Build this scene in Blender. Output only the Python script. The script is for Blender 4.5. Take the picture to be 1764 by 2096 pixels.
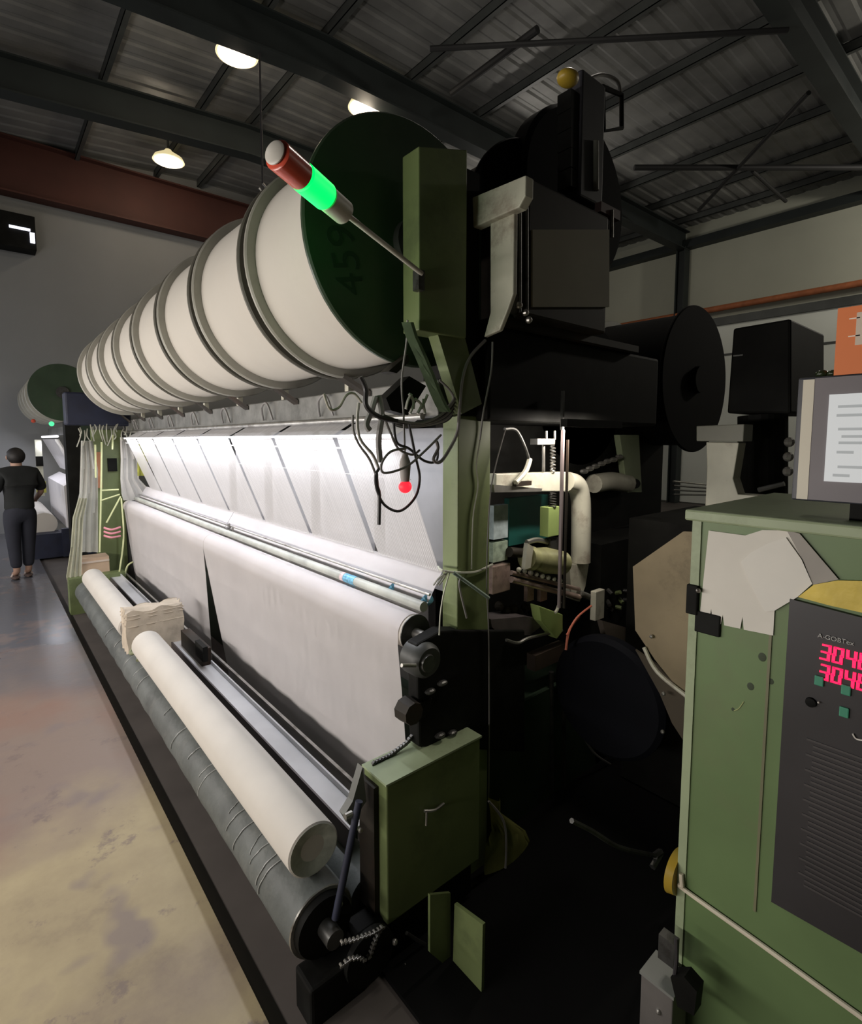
import bpy, bmesh, math, random
from mathutils import Vector, Matrix, Euler
random.seed(7)
R = math.radians
for o in list(bpy.data.objects): bpy.data.objects.remove(o)
SC = bpy.context.scene
COL = SC.collection

# ------------------------------------------------------------------ camera
FPX, CX, CY, TH, PI_, HC = 1080.0, 882.0, 994.49, R(40.38), R(5.0), 1.75
cd = bpy.data.cameras.new('camera'); cam = bpy.data.objects.new('camera', cd); COL.objects.link(cam)
cd.sensor_fit = 'HORIZONTAL'; cd.sensor_width = 36; cd.lens = 36 * FPX / 1764
cd.shift_y = -(1048 - CY) / 1764; cd.clip_start = 0.02; cd.clip_end = 100
cam.location = (0, 0, HC); cam.rotation_euler = (R(90) - PI_, 0, -TH)
SC.camera = cam
_F = Vector((math.sin(TH) * math.cos(PI_), math.cos(TH) * math.cos(PI_), -math.sin(PI_)))
_R = Vector((math.cos(TH), -math.sin(TH), 0)); _U = _R.cross(_F)
def at(px, py, X=None, Y=None, Z=None):
    """world point on the plane X=, Y= or Z= along the sight line of a photo pixel"""
    r = _F + _R * ((px - CX) / FPX) - _U * ((py - CY) / FPX)
    t = X / r.x if X is not None else (Y / r.y if Y is not None else (Z - HC) / r.z)
    return r * t + Vector((0, 0, HC))

# ------------------------------------------------------------------ world, exposure, lights
w = bpy.data.worlds.new('hall'); SC.world = w; w.use_nodes = True
w.node_tree.nodes['Background'].inputs[0].default_value = (0.55, 0.6, 0.62, 1)
w.node_tree.nodes['Background'].inputs[1].default_value = 0.02
SC.view_settings.view_transform = 'Standard'; SC.view_settings.look = 'None'
SC.view_settings.gamma = 1; SC.view_settings.use_curve_mapping = False
SC.view_settings.exposure = 0.0
def area(name, loc, rot, sx, sy, power, color, spread=180):
    l = bpy.data.lights.new(name, 'AREA'); l.shape = 'RECTANGLE'; l.size = sx; l.size_y = sy
    l.energy = power; l.color = color; l.spread = R(spread)
    o = bpy.data.objects.new(name, l); COL.objects.link(o); o.location = loc; o.rotation_euler = rot
    return o
def point(name, loc, power, color, rad=0.05):
    l = bpy.data.lights.new(name, 'POINT'); l.energy = power; l.color = color; l.shadow_soft_size = rad
    o = bpy.data.objects.new(name, l); COL.objects.link(o); o.location = loc
    return o
# assumed strip light out of frame to the left
area('assumed_aisle_light', (-1.9, 4.25, 1.4), (R(90), 0, R(-90)), 7.2, 0.16, 175, (1.0, 0.93, 0.87))
# added cool fill light near the end wall, no lamp built
area('far_fill_light', (-2.4, 10.2, 2.2), (R(80), 0, R(-90)), 3.5, 0.2, 34, (0.86, 0.9, 1.0))

# added fill points without fixtures, brightening the roof and right wall
point('hall_fill_light', (4.0, 2.5, 5.9), 55, (1.0, 0.93, 0.82), 0.2)
point('hall_fill_light', (12.5, -0.5, 5.9), 300, (1.0, 0.93, 0.82), 0.2)
point('hall_fill_light', (-2.5, 5.5, 5.9), 45, (1.0, 0.92, 0.82), 0.2)
point('hall_fill_light', (9.0, 7.3, 5.9), 60, (1.0, 0.93, 0.85), 0.2)

# ------------------------------------------------------------------ materials
MATS = {}
def mat(name, col, rough=0.5, metal=0.0, var=0.12, scale=6.0, bump=0.0, bscale=40.0, spec=0.5,
        stain=None, stain_amt=0.0, stain_scale=3.0, coat=0.0):
    if name in MATS: return MATS[name]
    m = bpy.data.materials.new(name); m.use_nodes = True; nt = m.node_tree; N = nt.nodes; L = nt.links
    b = N['Principled BSDF']; b.inputs['Roughness'].default_value = rough; b.inputs['Metallic'].default_value = metal
    b.inputs['Specular IOR Level'].default_value = spec; b.inputs['Coat Weight'].default_value = coat
    tc = N.new('ShaderNodeTexCoord')
    n = N.new('ShaderNodeTexNoise'); n.inputs['Scale'].default_value = scale; n.inputs['Detail'].default_value = 6
    L.new(tc.outputs['Object'], n.inputs['Vector'])
    r = N.new('ShaderNodeValToRGB'); L.new(n.outputs['Fac'], r.inputs['Fac'])
    r.color_ramp.elements[0].position = 0.3; r.color_ramp.elements[1].position = 0.7
    r.color_ramp.elements[0].color = tuple(c * (1 - var) for c in col) + (1,)
    r.color_ramp.elements[1].color = tuple(min(1, c * (1 + var)) for c in col) + (1,)
    out = r.outputs['Color']
    if stain:
        n2 = N.new('ShaderNodeTexNoise'); n2.inputs['Scale'].default_value = stain_scale; n2.inputs['Detail'].default_value = 9
        n2.inputs['Roughness'].default_value = 0.7
        L.new(tc.outputs['Object'], n2.inputs['Vector'])
        r2 = N.new('ShaderNodeValToRGB'); L.new(n2.outputs['Fac'], r2.inputs['Fac'])
        r2.color_ramp.elements[0].position = 0.52; r2.color_ramp.elements[1].position = 0.66
        r2.color_ramp.elements[0].color = (0, 0, 0, 1); r2.color_ramp.elements[1].color = (stain_amt,) * 3 + (1,)
        mx = N.new('ShaderNodeMix'); mx.data_type = 'RGBA'
        L.new(r2.outputs['Color'], mx.inputs['Factor']); L.new(out, mx.inputs['A'])
        mx.inputs['B'].default_value = tuple(stain) + (1,); out = mx.outputs['Result']
    L.new(out, b.inputs['Base Color'])
    if bump:
        n3 = N.new('ShaderNodeTexNoise'); n3.inputs['Scale'].default_value = bscale; n3.inputs['Detail'].default_value = 4
        L.new(tc.outputs['Object'], n3.inputs['Vector'])
        bp = N.new('ShaderNodeBump'); bp.inputs['Strength'].default_value = bump; bp.inputs['Distance'].default_value = min(0.01, 0.12 / bscale)
        L.new(n3.outputs['Fac'], bp.inputs['Height']); L.new(bp.outputs['Normal'], b.inputs['Normal'])
    MATS[name] = m; return m
def emit(name, col, strength, base=(0.02, 0.02, 0.02)):
    if name in MATS: return MATS[name]
    m = bpy.data.materials.new(name); m.use_nodes = True; b = m.node_tree.nodes['Principled BSDF']
    b.inputs['Base Color'].default_value = base + (1,); b.inputs['Emission Color'].default_value = col + (1,)
    b.inputs['Emission Strength'].default_value = strength; MATS[name] = m; return m

green = mat('green_paint', (0.15, 0.19, 0.075), 0.5, var=0.12, stain=(0.05, 0.06, 0.03), stain_amt=0.5, bump=0.05)
green_cab = mat('cabinet_green_paint', (0.115, 0.18, 0.07), 0.5, var=0.14, scale=3, stain=(0.13, 0.14, 0.07), stain_amt=0.4, stain_scale=2)
green_pale = mat('pale_green_paint', (0.30, 0.36, 0.22), 0.5, var=0.1, stain=(0.1, 0.12, 0.06), stain_amt=0.4)
green_dark = mat('dark_green_paint', (0.022, 0.04, 0.022), 0.55, var=0.3, stain=(0.012, 0.014, 0.012), stain_amt=0.8)
flange_green = mat('flange_green', (0.032, 0.056, 0.030), 0.42, var=0.2, scale=4, stain=(0.06, 0.07, 0.05), stain_amt=0.4)
flange_black = mat('black_flange_paint', (0.004, 0.004, 0.004), 0.8, spec=0.1)
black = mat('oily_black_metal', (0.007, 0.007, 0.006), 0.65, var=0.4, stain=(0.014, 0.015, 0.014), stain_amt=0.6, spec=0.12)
brownblack = mat('brown_black_metal', (0.022, 0.018, 0.013), 0.6, var=0.35, spec=0.25, stain=(0.05, 0.022, 0.012), stain_amt=0.5)
steel = mat('worn_steel', (0.42, 0.41, 0.38), 0.35, 0.8, var=0.25, scale=12, stain=(0.10, 0.08, 0.06), stain_amt=0.7, stain_scale=8)
steel_d = mat('dark_steel', (0.10, 0.10, 0.095), 0.4, 0.7, var=0.3, scale=12, stain=(0.03, 0.025, 0.02), stain_amt=0.8, stain_scale=9)
cream = mat('cream_casting_paint', (0.55, 0.54, 0.44), 0.5, var=0.12, scale=9, stain=(0.22, 0.16, 0.12), stain_amt=0.6, stain_scale=7)
yarn = mat('wound_white_yarn', (0.58, 0.55, 0.49), 0.85, var=0.05, scale=3, bump=0.1, bscale=140, stain=(0.50, 0.46, 0.40), stain_amt=0.35, stain_scale=1.5)
flange_m = mat('aluminium_flange', (0.36, 0.35, 0.30), 0.5, 0.1, var=0.15, scale=6)
cloth = mat('white_knitted_fabric', (0.83, 0.80, 0.80), 0.9, var=0.03, scale=4)
cloth2 = mat('white_fabric_roll', (0.56, 0.53, 0.48), 0.85, var=0.04, scale=5, bump=0.1, bscale=90)
rollend = mat('roll_end_fabric', (0.42, 0.44, 0.38), 0.9, var=0.25, scale=25, bump=0.3, bscale=120)
rubber = mat('wrapped_black_roller', (0.10, 0.11, 0.105), 0.55, var=0.25, scale=5, bump=0.8, bscale=14, stain=(0.20, 0.20, 0.18), stain_amt=0.3, stain_scale=7, spec=0.35)
foldm = mat('plastic_fold', (0.30, 0.31, 0.30), 0.35, var=0.3, scale=30)
grey_m = mat('grey_metal', (0.13, 0.135, 0.125), 0.45, 0.3, var=0.15)
rail_m = mat('grey_rail', (0.17, 0.17, 0.155), 0.5, 0.3, var=0.25, scale=7, stain=(0.06, 0.06, 0.05), stain_amt=0.7)
trough_m = mat('galvanised_trough', (0.6, 0.6, 0.61), 0.4, 0.1, var=0.12, scale=4)
trough_d = mat('brown_trough_side', (0.10, 0.085, 0.085), 0.5, 0.2, var=0.2)
cable = mat('grey_cable', (0.20, 0.19, 0.18), 0.5, var=0.2)
cable_d = mat('black_cable', (0.03, 0.028, 0.03), 0.5, var=0.2)
cord = mat('pale_string', (0.45, 0.46, 0.38), 0.9, var=0.15, bump=0.4, bscale=150)
webbing = mat('green_webbing', (0.16, 0.22, 0.13), 0.9, var=0.25, scale=15)
paper = mat('paper', (0.68, 0.655, 0.59), 0.9, var=0.05, scale=7)
paper2 = mat('folded_paper', (0.72, 0.70, 0.64), 0.9, var=0.04, scale=9)
sack = mat('beige_sackcloth', (0.50, 0.43, 0.34), 0.95, var=0.18, scale=12, bump=0.6, bscale=60, stain=(0.32, 0.28, 0.2), stain_amt=0.6)
orange = mat('orange_print', (0.72, 0.20, 0.06), 0.6, var=0.06)
tan = mat('tan_guard', (0.27, 0.215, 0.13), 0.7, var=0.2, scale=4, stain=(0.10, 0.08, 0.05), stain_amt=0.7)
yellowt = mat('yellow_tape', (0.62, 0.47, 0.07), 0.5, var=0.2, scale=12, bump=0.4, bscale=30)
yellow_rub = mat('yellow_plastic', (0.40, 0.27, 0.03), 0.4, var=0.1)
white_p = mat('white_plastic', (0.6, 0.58, 0.52), 0.4, var=0.05)
redplastic = mat('red_lens', (0.62, 0.09, 0.05), 0.25, var=0.1)
teal = mat('teal_panel', (0.012, 0.095, 0.08), 0.5, var=0.2)
lime = mat('lime_paint', (0.30, 0.40, 0.13), 0.5, var=0.15, stain=(0.12, 0.12, 0.06), stain_amt=0.5)
skin = mat('skin', (0.42, 0.26, 0.19), 0.6, var=0.05)
hair_m = mat('black_hair', (0.015, 0.013, 0.012), 0.6, var=0.3, bump=0.5, bscale=90)
shirt_m = mat('black_shirt', (0.014, 0.016, 0.016), 0.9, var=0.15, bump=0.3, bscale=14)
pants_m = mat('dark_trousers', (0.022, 0.024, 0.035), 0.9, var=0.15, bump=0.3, bscale=14)
navy = mat('navy_casing', (0.014, 0.018, 0.04), 0.6, var=0.3)
rust = mat('rusty_panel', (0.42, 0.19, 0.10), 0.8, var=0.2)
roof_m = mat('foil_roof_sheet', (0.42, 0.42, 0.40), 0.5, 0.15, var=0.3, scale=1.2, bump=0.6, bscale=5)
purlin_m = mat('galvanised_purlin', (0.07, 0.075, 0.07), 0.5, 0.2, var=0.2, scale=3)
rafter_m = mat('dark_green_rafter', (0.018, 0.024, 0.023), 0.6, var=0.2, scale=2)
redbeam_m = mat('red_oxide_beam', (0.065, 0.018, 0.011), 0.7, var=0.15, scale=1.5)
wall_m = mat('grey_wall', (0.27, 0.275, 0.27), 0.85, var=0.06, scale=0.8)
wall_r = mat('pale_green_grey_wall', (0.47, 0.48, 0.39), 0.85, var=0.06, scale=0.6)
wall_rl = mat('pale_grey_lower_wall', (0.74, 0.77, 0.70), 0.85, var=0.05, scale=0.6)
rust_pipe = mat('orange_pipe', (0.40, 0.13, 0.05), 0.6, var=0.2)
bezel = mat('grey_violet_bezel', (0.15, 0.135, 0.145), 0.5, var=0.06)
panel_m = mat('black_instrument_panel', (0.028, 0.026, 0.028), 0.45, var=0.15)
card = mat('cardboard', (0.52, 0.38, 0.27), 0.9, var=0.08)
pink = mat('pink_cord', (0.75, 0.3, 0.35), 0.8, var=0.1)
yellowgreen = mat('yellow_green_cloth', (0.50, 0.50, 0.10), 0.8, var=0.3, scale=20)
copper = mat('pinkish_bare_metal', (0.50, 0.38, 0.33), 0.35, 0.6, var=0.25, scale=20, stain=(0.2, 0.13, 0.1), stain_amt=0.6, stain_scale=15)

def floor_material():
    m = bpy.data.materials.new('stained_concrete'); m.use_nodes = True; nt = m.node_tree; N = nt.nodes; L = nt.links
    b = N['Principled BSDF']
    tc = N.new('ShaderNodeTexCoord'); P = tc.outputs['Object']
    def noise(s, d=6, ro=0.55, v=None):
        n = N.new('ShaderNodeTexNoise'); n.inputs['Scale'].default_value = s; n.inputs['Detail'].default_value = d
        n.inputs['Roughness'].default_value = ro; L.new(v or P, n.inputs['Vector']); return n.outputs['Fac']
    def ramp(f, stops):
        r = N.new('ShaderNodeValToRGB'); L.new(f, r.inputs['Fac'])
        while len(r.color_ramp.elements) < len(stops): r.color_ramp.elements.new(0.5)
        for e, (p, c) in zip(r.color_ramp.elements, stops): e.position = p; e.color = tuple(c) + (1,) if len(c) == 3 else c
        return r.outputs['Color']
    def mix(f, a, bb):
        x = N.new('ShaderNodeMix'); x.data_type = 'RGBA'; L.new(f, x.inputs['Factor'])
        for s, v in (('A', a), ('B', bb)):
            if isinstance(v, tuple): x.inputs[s].default_value = v + (1,)
            else: L.new(v, x.inputs[s])
        return x.outputs['Result']
    sep = N.new('ShaderNodeSeparateXYZ'); L.new(P, sep.inputs[0])
    # warm near-side light put into the ochre near end, damp grey concrete farther on
    mp = N.new('ShaderNodeMapRange'); mp.inputs['From Min'].default_value = 1.9; mp.inputs['From Max'].default_value = 5.2
    L.new(sep.outputs['Y'], mp.inputs['Value'])
    wob = N.new('ShaderNodeMath'); wob.operation = 'ADD'; L.new(mp.outputs[0], wob.inputs[0])
    w2 = N.new('ShaderNodeMath'); w2.operation = 'MULTIPLY_ADD'; L.new(noise(1.3), w2.inputs[0]); w2.inputs[1].default_value = 0.9; w2.inputs[2].default_value = -0.45
    L.new(w2.outputs[0], wob.inputs[1])
    near = ramp(noise(2.2, 8, 0.65), [(0.28, (0.20, 0.155, 0.11)), (0.45, (0.33, 0.27, 0.165)), (0.6, (0.38, 0.315, 0.19)), (0.75, (0.31, 0.25, 0.17))])
    redp = ramp(noise(1.1, 3), [(0.48, (0, 0, 0)), (0.62, (0.55, 0.55, 0.55))])  # reddish blotches put a red reflection into the floor colour
    mid = mix(redp, (0.235, 0.18, 0.15), (0.25, 0.135, 0.10))
    col1 = mix(ramp(wob.outputs[0], [(0.05, (0, 0, 0)), (0.3, (1, 1, 1))]), near, mid)
    col2 = mix(ramp(wob.outputs[0], [(0.5, (0, 0, 0)), (0.9, (1, 1, 1))]), col1, (0.12, 0.12, 0.135))
    st = ramp(noise(5.5, 10, 0.7), [(0.575, (0, 0, 0)), (0.64, (0.7, 0.7, 0.7))])
    col3 = mix(st, col2, (0.17, 0.13, 0.12))
    st2 = ramp(noise(1.9, 3, 0.6), [(0.58, (0, 0, 0)), (0.64, (0.75, 0.75, 0.75))])
    col4 = mix(st2, col3, (0.20, 0.16, 0.15))
    L.new(col4, b.inputs['Base Color'])
    rr = N.new('ShaderNodeMapRange'); L.new(wob.outputs[0], rr.inputs['Value']); rr.inputs['To Min'].default_value = 0.6; rr.inputs['To Max'].default_value = 0.22
    L.new(rr.outputs[0], b.inputs['Roughness'])
    bp = N.new('ShaderNodeBump'); bp.inputs['Strength'].default_value = 0.25; bp.inputs['Distance'].default_value = 0.004
    L.new(noise(22, 8), bp.inputs['Height']); L.new(bp.outputs['Normal'], b.inputs['Normal'])
    return m
floor_m = floor_material()
pit_m = mat('dark_pit_floor', (0.085, 0.073, 0.066), 0.7, var=0.2, scale=3)  # single dark brown tone for the floor beside the walkway

def sheet_material():
    m = bpy.data.materials.new('warp_yarn_film'); m.use_nodes = True; nt = m.node_tree; N = nt.nodes; L = nt.links
    b = N['Principled BSDF']; b.inputs['Base Color'].default_value = (0.72, 0.71, 0.72, 1); b.inputs['Roughness'].default_value = 0.8
    tc = N.new('ShaderNodeTexCoord'); mp = N.new('ShaderNodeMapping'); mp.inputs['Scale'].default_value = (0.3, 260, 0.3)
    L.new(tc.outputs['Object'], mp.inputs['Vector'])
    n = N.new('ShaderNodeTexNoise'); n.inputs['Scale'].default_value = 1.0; n.inputs['Detail'].default_value = 2
    L.new(mp.outputs[0], n.inputs['Vector'])
    r = N.new('ShaderNodeMapRange'); r.inputs['From Min'].default_value = 0.35; r.inputs['From Max'].default_value = 0.65
    r.inputs['To Min'].default_value = 0.5; r.inputs['To Max'].default_value = 0.85
    L.new(n.outputs['Fac'], r.inputs['Value']); L.new(r.outputs[0], b.inputs['Alpha'])
    return m
sheet_m = sheet_material()

# ------------------------------------------------------------------ building helpers
LOC = {}
def T(v): return v if isinstance(v, Vector) else Vector(v)
class MB:
    def __init__(s): s.bm = bmesh.new()
    def box(s, a, b, rot=None, about=None):
        a, b = T(a), T(b); vs = []
        for z in (a.z, b.z):
            for x, y in ((a.x, a.y), (b.x, a.y), (b.x, b.y), (a.x, b.y)): vs.append(Vector((x, y, z)))
        if rot is not None:
            c = T(about) if about is not None else (a + b) / 2; M = Euler(rot).to_matrix()
            vs = [c + M @ (v - c) for v in vs]
        v = [s.bm.verts.new(p) for p in vs]
        for f in ((0, 3, 2, 1), (4, 5, 6, 7), (0, 1, 5, 4), (1, 2, 6, 5), (2, 3, 7, 6), (3, 0, 4, 7)): s.bm.faces.new([v[i] for i in f])
        return s
    def prism(s, pts, off):
        """polygon of 3D points swept by the vector off"""
        pts = [T(p) for p in pts]; off = T(off)
        a = [s.bm.verts.new(p) for p in pts]; b = [s.bm.verts.new(p + off) for p in pts]; n = len(pts)
        s.bm.faces.new(a[::-1]); s.bm.faces.new(b)
        for i in range(n): s.bm.faces.new([a[i], a[(i + 1) % n], b[(i + 1) % n], b[i]])
        return s
    def lathe(s, p0, axis, prof, n=32, closed=True):
        """prof = [(distance along axis, radius)]"""
        p0 = T(p0); ax = T(axis).normalized(); u = ax.orthogonal().normalized(); v = ax.cross(u); rings = []
        for d, r in prof:
            if r < 1e-6: rings.append([s.bm.verts.new(p0 + ax * d)])
            else: rings.append([s.bm.verts.new(p0 + ax * d + (u * math.cos(2 * math.pi * i / n) + v * math.sin(2 * math.pi * i / n)) * r) for i in range(n)])
        for A, B in zip(rings, rings[1:]):
            for i in range(n):
                j = (i + 1) % n
                if len(A) == 1 and len(B) == 1: continue
                if len(A) == 1: s.bm.faces.new([A[0], B[j], B[i]])
                elif len(B) == 1: s.bm.faces.new([A[i], A[j], B[0]])
                else: s.bm.faces.new([A[i], A[j], B[j], B[i]])
        if closed:
            if len(rings[0]) > 1: s.bm.faces.new(rings[0][::-1])
            if len(rings[-1]) > 1: s.bm.faces.new(rings[-1])
        return s
    def cyl(s, p0, p1, r, r1=None, n=24):
        p0, p1 = T(p0), T(p1); return s.lathe(p0, p1 - p0, [(0, r), ((p1 - p0).length, r if r1 is None else r1)], n)
    def ball(s, c, r, sc=(1, 1, 1), n=16):
        res = bmesh.ops.create_uvsphere(s.bm, u_segments=n, v_segments=max(6, n // 2), radius=r)
        for v in res['verts']: v.co = Vector((v.co.x * sc[0], v.co.y * sc[1], v.co.z * sc[2])) + T(c)
        return s
    def tube(s, pts, r, n=7, smooth=True, closed=False):
        pts = [T(p) for p in pts]
        if smooth and len(pts) > 2:
            q = []
            for i in range(len(pts) - 1):
                p0 = pts[max(i - 1, 0)]; p1 = pts[i]; p2 = pts[i + 1]; p3 = pts[min(i + 2, len(pts) - 1)]
                for k in range(6):
                    t = k / 6; q.append(0.5 * ((2 * p1) + (p2 - p0) * t + (2 * p0 - 5 * p1 + 4 * p2 - p3) * t * t + (3 * p1 - p0 - 3 * p2 + p3) * t ** 3))
            q.append(pts[-1]); pts = q
        up = None; rings = []
        for i, p in enumerate(pts):
            d = (pts[min(i + 1, len(pts) - 1)] - pts[max(i - 1, 0)])
            if d.length < 1e-7: continue
            d.normalize()
            u = d.orthogonal() if up is None else (up - d * up.dot(d))
            if u.length < 1e-4: u = d.orthogonal()
            u.normalize(); up = u; v = d.cross(u)
            rings.append([s.bm.verts.new(p + (u * math.cos(2 * math.pi * k / n) + v * math.sin(2 * math.pi * k / n)) * r) for k in range(n)])
        for A, B in zip(rings, rings[1:]):
            for k in range(n): s.bm.faces.new([A[k], A[(k + 1) % n], B[(k + 1) % n], B[k]])
        s.bm.faces.new(rings[0][::-1]); s.bm.faces.new(rings[-1])
        return s
    def grid(s, rows, thick=None):
        """rows = list of rows of points; optional thickness vector"""
        V = [[s.bm.verts.new(T(p)) for p in r] for r in rows]
        for a, b in zip(V, V[1:]):
            for i in range(len(a) - 1): s.bm.faces.new([a[i], a[i + 1], b[i + 1], b[i]])
        return s
    def build(s, name, m, parent=None, bevel=0.0, smooth=False, solid=0.0, label=None, root=None):
        if solid:
            bmesh.ops.solidify(s.bm, geom=list(s.bm.faces), thickness=solid)
        bmesh.ops.recalc_face_normals(s.bm, faces=list(s.bm.faces))
        off = Vector((0, 0, 0)); q = parent
        if parent is not None:
            while q is not None:
                if q.name in LOC: off = LOC[q.name]; break
                q = q.parent
        else:
            xs = [v.co.copy() for v in s.bm.verts]
            lo = Vector((min(p.x for p in xs), min(p.y for p in xs), min(p.z for p in xs)))
            hi = Vector((max(p.x for p in xs), max(p.y for p in xs), max(p.z for p in xs)))
            off = Vector(((lo.x + hi.x) / 2, (lo.y + hi.y) / 2, lo.z))
        for v in s.bm.verts: v.co -= off
        me = bpy.data.meshes.new(name); s.bm.to_mesh(me); s.bm.free()
        me.materials.append(m)
        if smooth:
            for p in me.polygons: p.use_smooth = True
            try: me.set_sharp_from_angle(angle=R(40))
            except Exception: pass
        o = bpy.data.objects.new(name, me); COL.objects.link(o)
        if parent is None: o.location = off; LOC[o.name] = off
        else: o.parent = parent
        if bevel:
            bv = o.modifiers.new('bevel', 'BEVEL'); bv.width = bevel; bv.segments = 2; bv.limit_method = 'ANGLE'; bv.angle_limit = R(50)
        if label: o['label'] = label
        return o
def thing(name, label, cat, loc, group=None):
    o = bpy.data.objects.new(name, None); COL.objects.link(o); o.location = loc; o.empty_display_size = 0.1
    LOC[o.name] = T(loc); o['label'] = label; o['category'] = cat
    if group: o['group'] = group
    return o
def tag(o, label, cat, group=None):
    o['label'] = label; o['category'] = cat
    if group: o['group'] = group
    return o
def struct(o): o['kind'] = 'structure'; return o
def text(s, size, depth=0.001):
    cu = bpy.data.curves.new('t', 'FONT'); cu.body = s; cu.size = size; cu.extrude = depth
    o = bpy.data.objects.new('t', cu); COL.objects.link(o); dg = bpy.context.evaluated_depsgraph_get()
    me = bpy.data.meshes.new_from_object(o.evaluated_get(dg)); bpy.data.objects.remove(o); return me
def text_obj(name, s, size, m, M, parent, label=None):
    me = text(s, size); me.transform(M)
    q = parent; off = Vector()
    while q is not None:
        if q.name in LOC: off = LOC[q.name]; break
        q = q.parent
    me.transform(Matrix.Translation(-off)); me.materials.clear(); me.materials.append(m)
    o = bpy.data.objects.new(name, me); COL.objects.link(o); o.parent = parent
    if label: o['label'] = label
    return o
def dup_tree(o, shift):
    c = o.copy(); COL.objects.link(c); c.location = o.location + T(shift)
    for ch in list(o.children):
        d = ch.copy(); COL.objects.link(d); d.parent = c
        for g in list(ch.children):
            e = g.copy(); COL.objects.link(e); e.parent = d
    return c

# ================================================================== THE HALL
XE = 0.562                                    # edge of the walkway slab
f = struct(MB().box((-14, -12, -0.25), (XE, 13, 0)).build('floor', floor_m))
f2 = MB().box((XE, -12, -0.25), (15.2, 13, -0.03)).build('floor', pit_m); struct(f2)
struct(MB().box((-14, 12.6, -0.2), (15.2, 12.8, 8.4)).build('wall_back', wall_m))
struct(MB().box((-14.2, -12, -0.2), (-14, 12.8, 8.4)).build('wall_left', wall_m))
wr = struct(MB().box((15.1, -12, -0.2), (15.3, 12.8, 8.4)).build('wall_right', wall_r))
MB().box((15.04, -3, 0), (15.1, 12.6, 4.75)).build('lower_panel', wall_rl, wr)
MB().box((14.96, -3, 4.75), (15.1, 12.6, 4.95)).build('dark_band', purlin_m, wr)
MB().cyl((14.85, -3, 5.16), (14.85, 12.5, 5.16), 0.075).build('pipe', rust_pipe, wr, label='rusty orange pipe')
MB().box((14.8, -3, 6.92), (15.1, 12.6, 7.12)).build('eave_beam', rafter_m, wr)
MB().box((15.02, -3, 3.95), (15.06, 12.6, 4.0)).build('seam', purlin_m, wr)
struct(MB().box((-14.2, -12.2, -0.2), (15.3, -12, 8.4)).build('wall_front', wall_m))

def zb(x): return 6.75 - 0.09 * min(3.9 - x, 11.1) if x < 3.9 else 6.75 + 0.012 * (x - 3.9)
# roof skin: trapezoid corrugation running across the purlins
bm = MB(); rows = []
ys = []; y = -12.0
while y < 12.7:
    ys += [(y, 0), (y + 0.16, 0), (y + 0.2, 0.018), (y + 0.26, 0.018)]; y += 0.3
for x in (-14.1, -7.1, -3, 0, 2, 3.9, 6, 9, 12, 15.2):
    rows.append([(x, yy, zb(x) + 0.66 + dz) for yy, dz in ys])
bm.grid(rows); roof = struct(bm.build('ceiling', roof_m, solid=0.02))
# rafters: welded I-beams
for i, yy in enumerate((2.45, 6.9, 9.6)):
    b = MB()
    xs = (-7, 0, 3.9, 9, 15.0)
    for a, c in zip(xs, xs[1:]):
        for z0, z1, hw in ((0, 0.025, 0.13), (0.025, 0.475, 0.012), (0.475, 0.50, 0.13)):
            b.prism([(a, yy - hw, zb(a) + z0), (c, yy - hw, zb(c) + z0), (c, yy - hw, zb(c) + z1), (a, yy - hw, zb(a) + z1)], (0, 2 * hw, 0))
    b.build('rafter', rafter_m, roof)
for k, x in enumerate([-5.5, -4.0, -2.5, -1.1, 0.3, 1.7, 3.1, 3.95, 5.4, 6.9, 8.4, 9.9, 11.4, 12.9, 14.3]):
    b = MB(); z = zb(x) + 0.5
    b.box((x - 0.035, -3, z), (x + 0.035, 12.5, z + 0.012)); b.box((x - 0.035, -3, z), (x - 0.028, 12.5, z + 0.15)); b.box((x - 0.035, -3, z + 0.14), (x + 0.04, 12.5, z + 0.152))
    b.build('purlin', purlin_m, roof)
# cross bracing rods under the roof
rod_black = mat('black_brace_paint', (0.012, 0.012, 0.012), 0.7)
def brace(p, q, z, r=0.02):
    a = at(*p, Z=z); c = at(*q, Z=z); MB().cyl(a, c, r, n=10).build('brace_rod', rod_black, roof)
brace((880, 100), (1612, 62), 6.72, 0.035); brace((1298, 343), (1764, 343), 6.72, 0.05)
brace((1430, 430), (1655, 190), 6.70, 0.035); brace((1540, 350), (1608, 412), 6.70, 0.035)
brace((925, 190), (1100, 60), 6.8, 0.05)
# column on the right wall
col = MB(); cp = at(1400, 560, X=14.9)
col.box((14.75, 6.78, -0.09), (15.05, 6.80, 6.95)); col.box((14.75, 7.0, -0.09), (15.05, 7.02, 6.95)); col.box((14.88, 6.8, -0.09), (14.92, 7.0, 6.95))
struct(col.build('trim_1', rafter_m))
# red oxide crane beam across the back wall
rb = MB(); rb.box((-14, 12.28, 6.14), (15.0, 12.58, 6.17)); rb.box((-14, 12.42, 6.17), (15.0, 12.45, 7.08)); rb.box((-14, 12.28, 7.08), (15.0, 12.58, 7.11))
struct(rb.build('trim_2', redbeam_m))

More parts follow.
